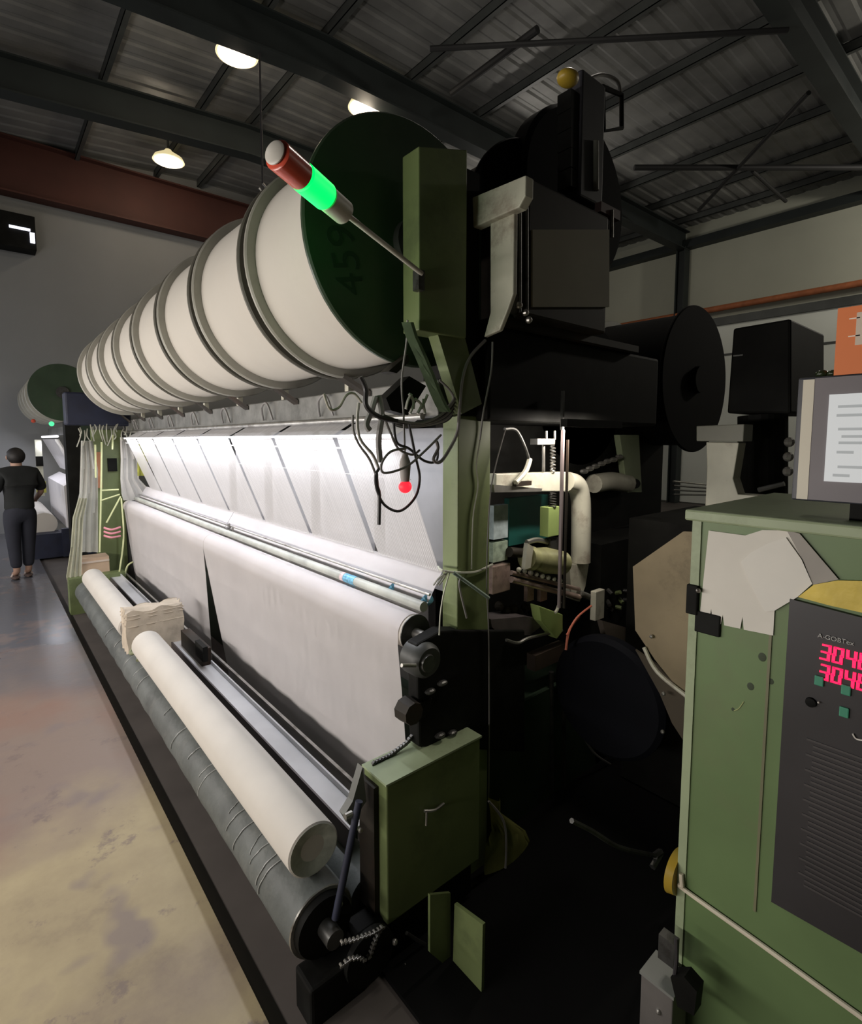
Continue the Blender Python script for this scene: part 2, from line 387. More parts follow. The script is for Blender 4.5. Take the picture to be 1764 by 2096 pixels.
# high-bay lamps
lamp_l = emit('lamp_glow', (1.0, 0.86, 0.66), 1.6, (0.8, 0.7, 0.6))
lamp_r = emit('lamp_ring_glow', (0.9, 0.75, 0.4), 0.8, (0.5, 0.45, 0.35))
for i, (p, l) in enumerate([((485, 112), 'large round warm ceiling lamp beside the near dark rafter'),
                            ((748, 222), 'round warm ceiling lamp showing just above the green beam flange'),
                            ((345, 330), 'small round ceiling lamp above the red crane beam')]):
    c = at(*p, Z=6.86); t = thing('ceiling_lamp', l, 'lamp', c, 'high-bay ceiling lamps')
    MB().lathe(c + Vector((0, 0, 0.0)), (0, 0, 1), [(0, 0.27), (0.06, 0.24), (0.16, 0.08), (0.2, 0.05)], 28).build('reflector', lamp_r, t, smooth=True)
    MB().lathe(c + Vector((0, 0, -0.015)), (0, 0, 1), [(0, 0.0), (0.0, 0.24), (0.02, 0.25)], 28, False).build('lens', lamp_l, t, smooth=True)
    MB().cyl(c + Vector((0, 0, 0.2)), (c.x, c.y, zb(c.x) + 0.66), 0.02, n=10).build('drop_rod', purlin_m, t)
    point('lamp_bulb', c + Vector((0, 0, -0.12)), 28, (1.0, 0.85, 0.65), 0.12)

# dark speaker-like cabinet with its own lamp on the back wall
p = at(0, 430, Y=12.3); q = at(75, 515, Y=12.3)
t = thing('wall_cabinet', 'small dark wall cabinet with a bright window light, below the red beam', 'cabinet', (q.x - 0.4, 12.3, q.z))
MB().box((p.x - 0.5, 12.25, q.z), (q.x, 12.6, p.z)).build('casing', black, t, bevel=0.01)
MB().box((q.x - 0.09, 12.22, q.z + 0.12), (q.x - 0.02, 12.25, p.z - 0.3)).build('window_light', emit('cool_glow', (0.85, 0.85, 1.0), 2.2), t)
MB().box((q.x - 0.38, 12.22, p.z - 0.28), (q.x - 0.08, 12.25, p.z - 0.24)).build('window_light', MATS['cool_glow'], t)

# hook on a chain below the far rafter
hx = at(538, 385, Y=6.9); t = thing('hoist_hook', 'small bright hook hanging on a thin chain from the rafter', 'hook', hx)
top = Vector((hx.x, 6.9, zb(hx.x)))
MB().cyl(hx + Vector((0, 0, 0.06)), top, 0.015, n=8).build('chain', cable_d, t)
MB().tube([hx + Vector((0, 0, 0.06)), hx + Vector((0.05, 0, 0.0)), hx + Vector((0, 0, -0.05)), hx + Vector((-0.05, 0, -0.01))], 0.016).build('hook', steel, t, smooth=True)

# ================================================================== YARN BEAMS
def spool(y0, y1, cx, cz, r, ym, near_m, lab, group, writing=False):
    t = thing('yarn_beam', lab, 'yarn beam', (cx, y0, cz), group)
    MB().lathe((cx, y0, cz), (0, 1, 0), [(0, 0.09), (0, r - 0.006), (0.006, r), (0.016, r), (0.022, r - 0.006), (0.022, 0.09)], 72).build('flange', near_m, t, smooth=True)
    MB().lathe((cx, y1 - 0.022, cz), (0, 1, 0), [(0, 0.09), (0, r - 0.006), (0.006, r), (0.016, r), (0.022, r - 0.006), (0.022, 0.09)], 72).build('flange', flange_m, t, smooth=True)
    MB().lathe((cx, y0 + 0.022, cz), (0, 1, 0), [(0, r - 0.045), (y1 - y0 - 0.046, r - 0.038)], 72).build('yarn_winding', ym, t, smooth=True)
    MB().cyl((cx, y0 - 0.03, cz), (cx, y1 + 0.02, cz), 0.085, n=24).build('barrel', near_m if near_m.name == 'black_flange_paint' else steel_d, t, smooth=True)
    return t
BX, BZ, BR = 1.191, 2.427, 0.4186
ends = [1.50, 1.975]
for k in range(7): ends.append(ends[-1] + 0.63)
ordn = ['nearest', 'second', 'third', 'fourth', 'fifth', 'sixth', 'seventh', 'farthest']
first = None
for k in range(8):
    y0, y1 = ends[k] + (0.05 if k else 0), ends[k + 1]
    lab = ('cream-white yarn beam with green end flange, nearest to the camera, numbered 459' if k == 0
           else 'cream-white yarn beam, %s from the near end of the upper front row' % ordn[k])
    s = spool(y0, y1, BX, BZ, BR, yarn, flange_green if k == 0 else mat('gap_shade_flange', (0.10, 0.095, 0.075), 0.6), lab, 'yarn beams along the upper front shaft')  # later near flanges darkened to draw the shaded gap between beams
    if k == 0: first = s
# number brushed on the near flange, reading upwards
M = Matrix.Translation(Vector((0.990, 1.4995, 2.225))) @ Matrix.Rotation(R(90), 4, 'X') @ Matrix.Rotation(R(103), 4, 'Z')
text_obj('flange_number', '459', 0.145, mat('black_brush_paint', (0.010, 0.026, 0.011), 0.8), M, first)
# second shaft, higher and to the right: dark flanges
for k in range(2):
    spool(1.65 + 0.66 * k, 2.28 + 0.66 * k, 2.06, 2.68, 0.45, yarn if k else flange_black, flange_black,
          ['black flanged yarn beam behind the cream machine bracket', 'yarn beam behind the black flange, mostly hidden'][k], 'yarn beams on the upper rear shaft')
# third shaft on the far right
spool(1.5, 2.1, 3.5, 2.13, 0.46, flange_black, flange_black, 'black flanged yarn beam left of the black box on the right', 'yarn beams on the right-hand shaft')
spool(1.75, 2.3, 2.62, 2.02, 0.42, flange_black, flange_black, 'black flanged beam half hidden behind the machine head', 'yarn beams on the right-hand shaft')
t = thing('beam_shaft', 'dark steel shaft carrying the front row of yarn beams', 'shaft', (BX, 1.42, BZ))
MB().cyl((BX, 1.425, BZ), (BX, 6.7, BZ), 0.05).build('shaft', steel_d, t, smooth=True)

# ================================================================== KNITTING MACHINE
K = thing('knitting_machine', 'long green warp knitting machine running from the right foreground into the hall', 'machine', (1.42, 1.46, -0.09))
MB().box((1.338, 1.42, -0.09), (1.512, 1.505, 1.84)).build('column', green, K, bevel=0.004)
MB().box((1.345, 1.415, 1.84), (1.50, 1.60, 2.16)).build('column_top', black, K, bevel=0.004)
# upper plate that carries the beam shaft
MB().prism([(1.09, 1.34, 2.10), (1.30, 1.34, 2.10), (1.30, 1.34, 2.72), (1.09, 1.34, 2.66)], (0, 0.085, 0)).build('beam_support_plate', green, K, bevel=0.004)
MB().box((1.30, 1.40, 1.95), (1.42, 1.45, 2.70)).build('beam_support_plate', black, K)
MB().prism([(1.17, 1.36, 2.14), (1.30, 1.36, 2.14), (1.40, 1.36, 1.88), (1.30, 1.36, 1.84)], (0, 0.05, 0)).build('strut', green, K)
MB().box((1.19, 1.36, 2.36), (1.24, 1.48, 2.50)).build('shaft_bearing', black, K)
# dark wedge clamps under the near beam
b = MB(); b.prism([at(790, 815, Y=1.44), at(838, 770, Y=1.44), at(872, 790, Y=1.44), at(835, 850, Y=1.44), at(800, 840, Y=1.44)], (0, 0.05, 0)); b.build('clamp', black, K)
b = MB(); b.prism([at(795, 760, Y=1.46), at(835, 725, Y=1.46), at(838, 740, Y=1.46), at(812, 764, Y=1.46)], (0, 0.05, 0)); b.build('clamp', brownblack, K)
# grey rail under the beams, brackets on it
MB().box((1.25, 1.43, 1.834), (1.34, 6.9, 1.965)).build('rail', rail_m, K, bevel=0.006)
MB().cyl((1.235, 1.5, 1.835), (1.235, 6.8, 1.835), 0.012).build('guide_rod', steel, K, smooth=True)
for k in range(8):
    y0 = 1.85 + 0.66 * k
    MB().prism([(1.245, y0, 1.93), (1.245, y0 + 0.05, 1.93), (1.17, y0 + 0.17, 2.02), (1.17, y0 + 0.12, 2.02)], (0.0, 0, 0.02)).build('guide_bracket', brownblack, K)
    MB().box((1.26, y0 + 0.2, 1.96), (1.29, y0 + 0.23, 2.05)).build('rail_post', cream, K)
    MB().tube([(1.24, y0 + 0.3, 1.86), (1.22, y0 + 0.33, 1.95), (1.22, y0 + 0.40, 1.93), (1.24, y0 + 0.43, 1.86)], 0.006, 6).build('yarn_guide_loop', cable, K)
MB().box((0.92, 0.6, -0.028), (3.7, 1.5, -0.012)).build('shade_sheet', flange_black, K)  # black sheet standing in for the shade under the machine
# inner frame: black rear panels added as a backdrop against bright gaps
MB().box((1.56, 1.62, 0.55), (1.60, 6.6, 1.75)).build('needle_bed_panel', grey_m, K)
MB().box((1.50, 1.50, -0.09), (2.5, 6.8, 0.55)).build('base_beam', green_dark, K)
MB().box((1.515, 1.75, 0.5), (3.6, 1.80, 1.95)).build('backdrop_panel', black, K)
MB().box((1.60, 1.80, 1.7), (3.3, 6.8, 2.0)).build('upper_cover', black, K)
MB().box((2.45, 1.5, -0.09), (3.9, 1.78, 1.2)).build('backdrop_panel', black, K)
# head drive housing
MB().box((1.43, 1.36, 1.82), (2.72, 1.74, 2.17)).build('drive_housing', black, K, bevel=0.015)
MB().box((1.46, 1.33, 2.17), (2.45, 1.62, 2.20)).build('housing_ledge', brownblack, K)
MB().box((1.535, 1.27, 2.20), (2.06, 1.55, 2.68)).build('motor_housing', brownblack, K, bevel=0.01)
pl = [at(1090, 628, Y=1.262), at(1247, 628, Y=1.262), at(1247, 470, Y=1.262), at(1090, 470, Y=1.262)]
MB().prism(pl, (0, 0.008, 0)).build('blur_patch_plate', mat('olive_grey_patch', (0.30, 0.28, 0.21), 0.7, var=0.08, scale=3), K, label='plain olive grey plate added over a blurred-out nameplate')  # plate added to fill the blurred-out square on the housing
# cream casting: cap and flared leg
cx0 = 1.36
def A(px, py, X): return at(px, py, X=X)
b = MB(); b.prism([A(1076, 358, cx0), A(966, 404, cx0), A(968, 466, cx0), A(1062, 424, cx0), A(1075, 400, cx0)], (0.04, 0, 0)); b.build('bracket_cap', cream, K, bevel=0.004, label='cream cast bracket cap')
b = MB(); b.prism([A(1052, 432, 1.385), A(1003, 455, 1.385), A(1003, 640, 1.385), A(990, 690, 1.385), A(1022, 676, 1.385), A(1040, 630, 1.385), A(1050, 600, 1.385)], (0.02, 0, 0)); b.build('bracket_leg', cream, K, bevel=0.004)
for px in (1064, 1078):
    MB().cyl(at(px, 420, Y=1.24), at(px, 640, Y=1.24), 0.006, n=8).build('tie_rod', steel_d, K)
for px, py in ((1075, 640), (1062, 625), (1082, 655)):
    MB().ball(at(px, py, Y=1.24), 0.013, n=8).build('bolt', steel, K)
# motor stack and handle over the black beam
c0 = at(1165, 390, Y=1.45); c1 = at(1165, 175, Y=1.45)
cc = at(1185, 405, Y=1.60)
MB().lathe(cc, (0, 1, 0), [(0, 0.0), (0, 0.40), (0.02, 0.42), (0.10, 0.42), (0.12, 0.38)], 48).build('brake_drum', flange_black, K, smooth=True)
stk = mat('slate_casing_b', (0.022, 0.022, 0.028), 0.6, var=0.2)
MB().box(at(1186, 400, Y=1.42), at(1240, 176, Y=1.42) + Vector((0, 0.08, 0))).build('motor_stack', stk, K, bevel=0.01)
for i_ in range(5): MB().box(at(1168 + i_ * 0, 380 - i_ * 40, Y=1.43), at(1186, 376 - i_ * 40 - 24, Y=1.43) + Vector((0, 0.07, 0))).build('motor_fin', black, K)
MB().tube([at(1233, 178, Y=1.45), at(1272, 195, Y=1.45), at(1272, 262, Y=1.45), at(1235, 268, Y=1.45), at(1233, 178, Y=1.45)], 0.012, smooth=False).build('lifting_handle', black, K)
MB().cyl(at(1218, 390, Y=1.42), at(1218, 290, Y=1.42), 0.016).build('air_pipe', mat('grey_hose', (0.2, 0.2, 0.18), 0.5), K, smooth=True)
MB().ball(at(1162, 160, Y=1.38), 0.042, (1.2, 1, 0.7)).build('knob', yellow_rub, K, smooth=True, label='yellow knob')
MB().tube([at(1190, 168, Y=1.45), at(1230, 153, Y=1.45), at(1262, 165, Y=1.45), at(1270, 190, Y=1.45)], 0.008).build('wire', cable, K)
MB().cyl(at(1252, 430, Y=1.3), at(1252, 486, Y=1.3), 0.008, n=8).build('sight_rod', steel, K)
MB().box(at(1238, 436, Y=1.3) - Vector((0.03, 0, 0)), at(1262, 428, Y=1.3) + Vector((0.03, 0.03, 0))).build('sight_rod', mat('dark_red', (0.06, 0.012, 0.01), 0.6), K)

# lower drive box, near front corner
MB().prism([(0.945, 1.335, 0.13), (1.38, 1.335, 0.13), (1.38, 1.335, 0.625), (0.945, 1.335, 0.625)], (0, 0.135, 0)).build('gear_box_cover', green, K, bevel=0.005)
MB().box((0.94, 1.33, 0.625), (1.385, 1.475, 0.632)).build('box_lid', green_pale, K)
MB().box((0.925, 1.38, 0.14), (0.944, 1.47, 0.60)).build('box_back_strip', brownblack, K)
g = at(905, 1655, Y=1.33); MB().tube([at(868, 1660, Y=1.325), at(890, 1658, Y=1.315), at(908, 1645, Y=1.325)], 0.005).build('handle', steel, K)
MB().tube([at(873, 1662, Y=1.325), at(872, 1690, Y=1.32)], 0.004).build('handle', steel, K)
# green foot plates under it
_y = at(900, 1985, Z=-0.028).y; MB().prism([at(880, 1832, Y=_y), at(922, 1828, Y=_y), at(922, 1985, Y=_y), at(880, 1950, Y=_y)], (0, 0.01, 0)).build('foot_plate', green, K)
_x = at(985, 2040, Z=-0.028).x; MB().prism([at(930, 1850, X=_x), at(988, 1893, X=_x), at(985, 2040, X=_x), at(926, 1998, X=_x)], (0.012, 0, 0)).build('foot_plate', green, K)
MB().box((0.95, 1.36, -0.09), (1.36, 1.47, 0.12)).build('foot_block', black, K)
MB().box((0.66, 1.33, -0.09), (0.86, 1.44, 0.10)).build('roller_pedestal', black, K, bevel=0.01)
MB().box((0.83, 1.36, -0.09), (0.99, 1.44, 0.14)).build('roller_pedestal', black, K, bevel=0.01)
# sprockets and roller chain beads
spr = MB(); spr.lathe(at(760, 1960, Y=1.31), (0, 1, 0), [(0, 0.09), (0.02, 0.09)], 28); spr.build('sprocket', black, K)
def chain(pix, Y, n, m, r=0.007):
    pts = [at(px, py, Y=Y) for px, py in pix]; L = [0]
    for a, c in zip(pts, pts[1:]): L.append(L[-1] + (c - a).length)
    b = MB()
    for i in range(n):
        d = L[-1] * i / (n - 1); j = max(k for k in range(len(L)) if L[k] <= d + 1e-9); j = min(j, len(pts) - 2)
        p = pts[j].lerp(pts[j + 1], (d - L[j]) / (L[j + 1] - L[j]))
        b.cyl(p - Vector((0, 0.006, 0)), p + Vector((0, 0.006, 0)), r, n=8)
        b.box(p - Vector((r * 1.5, 0.008, 0.003)), p + Vector((r * 1.5, -0.005, 0.003)))
    o = b.build('roller_chain', m, K); return o
chain([(858, 1490), (830, 1522), (795, 1548), (765, 1562)], 1.45, 17, steel_d)
chain([(782, 1898), (760, 1910), (725, 1922), (700, 1928)], 1.30, 11, steel, 0.0045)
chain([(780, 1898), (768, 1920), (758, 1950), (750, 1966)], 1.30, 9, steel, 0.0045)
chain([(750, 1966), (735, 1958), (715, 1962), (698, 1975)], 1.30, 8, steel, 0.0045)
MB().cyl(at(735, 1640, Y=1.36), at(686, 1880, Y=1.36), 0.012).build('stay_rod', navy, K, smooth=True)
MB().prism([at(742, 1570, Y=1.40), at(750, 1640, Y=1.40), at(716, 1690, Y=1.40), at(704, 1670, Y=1.40), at(722, 1640, Y=1.40)], (0, 0.03, 0)).build('stay_bracket', grey_m, K)
MB().ball(at(738, 1700, Y=1.37), 0.008, n=8).build('bolt', steel, K)
MB().cyl(at(706, 1672, Y=1.37), at(720, 1665, Y=1.37), 0.010, n=10).build('bolt', steel, K)
MB().tube([at(832, 1910, Y=1.31), at(855, 1925, Y=1.31), at(878, 1938, Y=1.31)], 0.006).build('lever', steel_d, K)
MB().cyl(at(828, 1978, Y=1.3), at(866, 1958, Y=1.3), 0.008, n=10).build('lever', steel, K)
MB().ball(at(808, 1928, Y=1.30), 0.010, n=10).build('bolt', steel, K)

# bearings beside the column that hold the fabric roller
b = MB(); c = at(872, 1352, Y=1.40)
b.lathe(c + Vector((0, -0.02, 0)), (0, 1, 0), [(0, 0.03), (0.0, 0.05), (0.015, 0.062), (0.04, 0.066), (0.09, 0.066)], 28); b.build('bearing', mat('dark_bearing', (0.05, 0.052, 0.048), 0.5, 0.3, var=0.3), K, smooth=True)
b = MB(); b.lathe(c + Vector((-0.01, -0.03, 0)), (0, 1, 0), [(0, 0.0), (0.0, 0.03), (0.02, 0.034)], 24); b.build('bearing_cap', steel_d, K, smooth=True)
MB().cyl(at(822, 1362, Y=1.38), at(850, 1362, Y=1.38), 0.007, n=8).build('grease_nipple', steel, K)
b = MB(); b.prism([at(853, 1320, Y=1.41), at(905, 1290, Y=1.41), at(1075, 1290, Y=1.41), at(1075, 1540, Y=1.41), at(858, 1530, Y=1.41)], (0, 0.06, 0)); b.build('bearing_bracket', black, K, bevel=0.008)
c = at(848, 1462, Y=1.39)
b = MB(); b.lathe(c, (0, 1, 0), [(0, 0.0), (0.0, 0.04), (0.06, 0.045)], 9); b.build('hand_knob', brownblack, K)
MB().box(at(855, 1475, Y=1.40) - Vector((0, 0, 0)), at(885, 1430, Y=1.40) + Vector((0, 0.05, 0))).build('hand_knob', black, K)
for px, py in ((905, 1398), (880, 1415), (900, 1505), (925, 1500)):
    MB().ball(at(px, py, Y=1.405), 0.017, (1.4, 1, 0.6), n=10).build('bolt', steel_d, K)
b = MB(); b.prism([at(862, 1528, Y=1.42), at(905, 1528, Y=1.42), at(905, 1570, Y=1.42), at(862, 1570, Y=1.42)], (0, 0.05, 0)); b.build('bearing_foot', brownblack, K)

# C-shaped swing arm and its fittings, right of the column
YA = 1.46
b = MB(); b.prism([at(1015, 970, Y=YA), at(1160, 966, Y=YA), at(1160, 1006, Y=YA), at(1015, 1006, Y=YA)], (0, 0.05, 0)); b.build('swing_arm', cream, K, bevel=0.004)
MB().tube([at(1158, 986, Y=YA + .02), at(1178, 992, Y=YA + .02), at(1187, 1015, Y=YA + .02), at(1189, 1060, Y=YA + .02), at(1188, 1150, Y=YA + .02)], 0.048, 16).build('swing_arm', cream, K, smooth=True)
MB().tube([at(1215, 990, Y=1.7), at(1250, 985, Y=1.7), at(1285, 990, Y=1.7)], 0.055, 14).build('swing_arm', cream, K, smooth=True)
b = MB(); b.prism([at(1010, 992, Y=1.43), at(1110, 1000, Y=1.43), at(1108, 1006, Y=1.43), at(1012, 1008, Y=1.43)], (0, 0.04, 0)); b.build('arm_shelf', steel, K)
MB().box(at(1145, 1245, Y=1.32), at(1156, 880, Y=1.32) + Vector((0, 0.012, 0))).build('guide_post', mat('mauve_grey_steel', (0.30, 0.25, 0.25), 0.4, 0.5), K)
MB().box(at(1151, 880, Y=1.325), at(1156, 800, Y=1.325) + Vector((0, 0.012, 0))).build('guide_post', steel_d, K)
MB().box(at(1157, 1245, Y=1.33), at(1163, 900, Y=1.33) + Vector((0, 0.01, 0))).build('guide_post', brownblack, K)
MB().cyl(at(1112, 965, Y=YA), at(1112, 905, Y=YA), 0.008).build('adjusting_rod', steel, K)
MB().box(at(1100, 910, Y=1.43), at(1136, 898, Y=1.43) + Vector((0, 0.04, 0))).build('adjusting_plate', steel, K)
for px in (1118, 1135): MB().cyl(at(px, 900, Y=YA), at(px, 882, Y=YA), 0.006, n=8).build('adjusting_rod', steel, K)
def spring(px, y0, y1, Y, r, n, m):
    a = at(px, y0, Y=Y); c = at(px, y1, Y=Y); pts = []
    for i in range(n * 10 + 1):
        t_ = i / (n * 10); p = a.lerp(c, t_); an = 2 * math.pi * t_ * n
        pts.append(p + Vector((r * math.cos(an), r * math.sin(an), 0)))
    MB().tube(pts, 0.0035, 5, smooth=False).build('spring', m, K)
spring(1131, 912, 966, YA, 0.011, 8, steel)
spring(1131, 1006, 1038, YA, 0.014, 6, steel_d)
MB().box(at(1122, 1100, Y=1.45), at(1145, 1036, Y=1.45) + Vector((0, 0.05, 0))).build('lime_block', lime, K, bevel=0.003)
MB().box(at(1126, 1130, Y=1.46), at(1142, 1100, Y=1.46) + Vector((0, 0.03, 0))).build('block_foot', steel_d, K)
MB().box(at(1041, 1118, Y=1.6), at(1122, 1012, Y=1.6) + Vector((0, 0.03, 0))).build('side_guard', teal, K, label='teal guard panel')
MB().box(at(1010, 1105, Y=1.52), at(1040, 1032, Y=1.52) + Vector((0, 0.03, 0))).build('sight_window', mat('pale_glass', (0.42, 0.50, 0.52), 0.25, var=0.3, scale=18), K)
MB().box(at(1009, 1152, Y=1.52), at(1039, 1106, Y=1.52) + Vector((0, 0.03, 0))).build('sight_window', mat('green_glass', (0.34, 0.42, 0.33), 0.25, var=0.4, scale=30), K)
MB().box(at(1008, 1218, Y=1.50), at(1045, 1152, Y=1.50) + Vector((0, 0.05, 0))).build('guide_block', copper, K, bevel=0.004)
c = at(1068, 1132, Y=1.5); MB().cyl(c, at(1042, 1130, Y=1.5), 0.022).build('arm_motor', brownblack, K, smooth=True)
b = MB(); m0 = at(1078, 1142, Y=1.46); m1 = at(1150, 1152, Y=1.46)
b.lathe(m0, m1 - m0, [(0, 0.025), (0.0, 0.05), (0.03, 0.055), (0.035, 0.047), (0.06, 0.05), (0.13, 0.06), ((m1 - m0).length, 0.055)], 26); b.build('arm_motor', mat('olive_motor', (0.30, 0.30, 0.15), 0.45, 0.2, var=0.3, scale=18), K, smooth=True)
MB().prism([at(1080, 1112, Y=1.42), at(1092, 1120, Y=1.42), at(1086, 1162, Y=1.42), at(1074, 1166, Y=1.42)], (0, 0.02, 0)).build('motor_clip', cream, K)
MB().tube([at(1078, 1110, Y=1.48), at(1100, 1105, Y=1.48), at(1128, 1112, Y=1.48)], 0.012).build('motor_clip', steel, K)
MB().cyl(at(1046, 1172, Y=1.45), at(1185, 1206, Y=1.45), 0.010).build('push_rod', copper, K, smooth=True)
MB().cyl(at(1046, 1186, Y=1.45), at(1185, 1222, Y=1.45), 0.014).build('push_rod', copper, K, smooth=True)
MB().cyl(at(1185, 1214, Y=1.45), at(1222, 1228, Y=1.45), 0.016).build('push_rod', steel, K, smooth=True)
for i in range(8):
    p = at(1062 + i * 12, 1166 + i * 3.2, Y=1.44); MB().ball(p, 0.010 + 0.004 * random.random(), n=8).build('lint_clump', cream, K)
for px in (1085, 1112): MB().box(at(px - 6, 1232, Y=1.47), at(px + 8, 1196, Y=1.47) + Vector((0, .02, 0))).build('rod_hanger', copper, K)
MB().box(at(1218, 1272, Y=1.38), at(1238, 1206, Y=1.38) + Vector((0, 0.03, 0))).build('rod_end_block', cream, K, bevel=0.003)
b = MB(); b.prism([at(1165, 1155, Y=1.47), at(1205, 1155, Y=1.47), at(1198, 1200, Y=1.47), at(1186, 1232, Y=1.47), at(1170, 1225, Y=1.47)], (0, 0.04, 0)); b.build('arm_foot', cream, K)
b = MB(); b.prism([at(1005, 1268, Y=1.42), at(1075, 1262, Y=1.42), at(1120, 1272, Y=1.42), at(1085, 1300, Y=1.42), at(1030, 1302, Y=1.42), at(1008, 1285, Y=1.42)], (0, 0.1, 0)); b.build('drip_tray', mat('mauve_tray', (0.15, 0.13, 0.13), 0.35, 0.4, var=0.3, scale=10), K)
MB().tube([at(1036, 1310, Y=1.4), at(1060, 1316, Y=1.4), at(1085, 1305, Y=1.4), at(1150, 1290, Y=1.4)], 0.007).build('tray_rim', steel, K)
b = MB(); b.prism([at(1103, 1240, Y=1.38), at(1152, 1258, Y=1.38), at(1152, 1292, Y=1.38), at(1140, 1308, Y=1.38), at(1108, 1272, Y=1.38)], (0, 0.05, 0)); b.build('lime_block', lime, K, bevel=0.004)
MB().tube([at(1146, 1232, Y=1.36), at(1140, 1248, Y=1.36), at(1136, 1254, Y=1.36)], 0.007).build('pin', cream, K)
for i, (px, py) in enumerate([(1022, 1240), (1035, 1250), (1050, 1246), (1062, 1255), (1075, 1244), (1090, 1252)]):
    MB().ball(at(px, py, Y=1.5), 0.022, n=8).build('cam_follower', brownblack, K)
for i in range(9):
    p = at(1248 + (i % 3) * 16 + random.randint(-5, 5), 1210 + (i // 3) * 18 + random.randint(-4, 4), Y=1.5)
    MB().cyl(p, p + Vector((random.uniform(-.03, .03), -.03, random.uniform(-.02, .02))), 0.011, n=8).build('fitting', [steel_d, green, steel_d][i % 3], K)
MB().prism([at(1232, 1270, Y=1.36), at(1300, 1290, Y=1.36), at(1330, 1330, Y=1.36), at(1320, 1342, Y=1.36), at(1240, 1300, Y=1.36)], (0, 0.03, 0)).build('link_arm', mat('beige_link', (0.28, 0.23, 0.19), 0.5, 0.2), K)
MB().prism([at(1232, 1310, Y=1.40), at(1330, 1330, Y=1.40), at(1350, 1400, Y=1.40), at(1330, 1392, Y=1.40), at(1290, 1352, Y=1.40)], (0, 0.02, 0)).build('link_arm', tan, K)
MB().tube([at(1185, 1262, Y=1.36), at(1165, 1290, Y=1.35), at(1158, 1330, Y=1.35)], 0.006).build('red_wire', mat('orange_red_wire', (0.55, 0.16, 0.1), 0.5), K)
MB().tube([at(1210, 1240, Y=1.36), at(1180, 1265, Y=1.35), at(1160, 1300, Y=1.35)], 0.005).build('red_wire', MATS['orange_red_wire'], K)
MB().box(at(1095, 1375, Y=1.5), at(1160, 1316, Y=1.5) + Vector((0, 0.05, 0))).build('cam_box', mat('brown_box', (0.06, 0.042, 0.03), 0.6, var=0.3), K)
for px in (1128, 1152): MB().cyl(at(px, 1375, Y=1.5), at(px, 1640, Y=1.5), 0.012, n=10).build('drop_shaft', steel_d, K)
_c = at(1235, 1430, X=2.03); MB().lathe(_c, (1, 0, 0), [(0, 0.0), (0, 0.25), (0.02, 0.27), (0.06, 0.27), (0.06, 0.0)], 48).build('drive_wheel', mat('blue_black_wheel', (0.003, 0.0035, 0.006), 0.75, spec=0.15), K, smooth=True)
# lime bracket further in with crumpled foil
b = MB(); b.prism([at(1268, 890, Y=1.68), at(1308, 890, Y=1.68), at(1314, 1008, Y=1.68), at(1285, 1008, Y=1.68)], (0, 0.04, 0)); b.build('lime_bracket', green_pale, K, bevel=0.004)
MB().cyl(at(1300, 990, Y=1.66), at(1300, 990, Y=1.665) , 0.03).build('bracket_hole', black, K)
for i in range(7):
    p = at(1195 + i * 12, 962 - i * 4 + random.randint(-4, 4), Y=1.66); MB().ball(p, 0.025, (1.5, .7, .6), n=8).build('foil_scrap', steel, K)
for i in range(4):
    MB().cyl(at(1378, 985 + i * 9, Y=1.6), at(1445, 992 + i * 7, Y=1.6), 0.006, n=8).build('needle_bar', steel if i == 0 else steel_d, K)
# chain of wire knots up to the housing
MB().tube([at(1033, 878, Y=1.44), at(1055, 880, Y=1.44), at(1072, 910, Y=1.44), at(1084, 945, Y=1.44)], 0.007).build('hanger_chain', steel_d, K)
MB().tube([at(1084, 940, Y=1.44), at(1075, 965, Y=1.43), at(1055, 988, Y=1.42)], 0.012).build('hanger_chain', cream, K)
MB().box(at(1056, 996, Y=1.42), at(1088, 984, Y=1.42) + Vector((0, .02, 0))).build('hanger_chain', brownblack, K)

wl_ = MB().box((1.72, 1.215, 1.80), (2.12, 1.245, 1.83)).build('added_lamp_strip', black, K)  # strip added as a housing for the fill light beside it
area('arm_fill_light', (1.92, 1.26, 1.795), (R(38), 0, 0), 0.38, 0.03, 4.5, (1.0, 0.9, 0.8))  # added light that brightens the swing arm
# trough between winder and fabric
MB().prism([(0.967, 1.60, 0.30), (1.061, 1.60, 0.30), (1.061, 1.60, 0.285), (0.967, 1.60, 0.285)], (0, 4.9, 0)).build('trough_floor', trough_m, K)
MB().box((0.960, 1.60, 0.215), (0.968, 6.5, 0.306)).build('trough_side', trough_d, K)
MB().box((1.055, 1.60, 0.25), (1.063, 6.5, 0.325)).build('trough_side', trough_m, K)
MB().box((1.11, 1.62, 0.30), (1.125, 6.5, 0.315)).build('trough_rail', steel, K)
for yy in (1.7, 3.2, 4.7, 6.2): MB().box((0.965, yy, -0.09), (1.06, yy + 0.06, 0.285)).build('trough_leg', green_dark, K)
MB().box((0.60, 6.35, -0.09), (1.1, 6.5, 0.34)).build('roller_pedestal', green, K)

# far end frame
FY = 6.75
MB().box(at(205, 1200, Y=FY), at(248, 880, Y=FY) + Vector((0, 0.1, 0.0))).build('end_frame', green, K)
MB().box((0.95, 6.78, -0.09), (1.9, 6.9, 1.9)).build('end_frame', grey_m, K)
MB().box(at(222, 965, Y=6.72), at(239, 938, Y=6.72) + Vector((0, 0.03, 0))).build('end_label', black, K)
MB().box(at(180, 1000, Y=6.70), at(206, 925, Y=6.70) + Vector((0, 0.03, 0))).build('end_box', rust, K, label='rust orange box on the end frame')
MB().box(at(135, 870, Y=6.6), at(212, 805, Y=6.6) + Vector((0.25, 0.2, 0))).build('end_drive', navy, K, bevel=0.02)
MB().box((0.70, 6.9, 0.0), (0.84, 7.1, 1.95)).build('end_column', black, K)

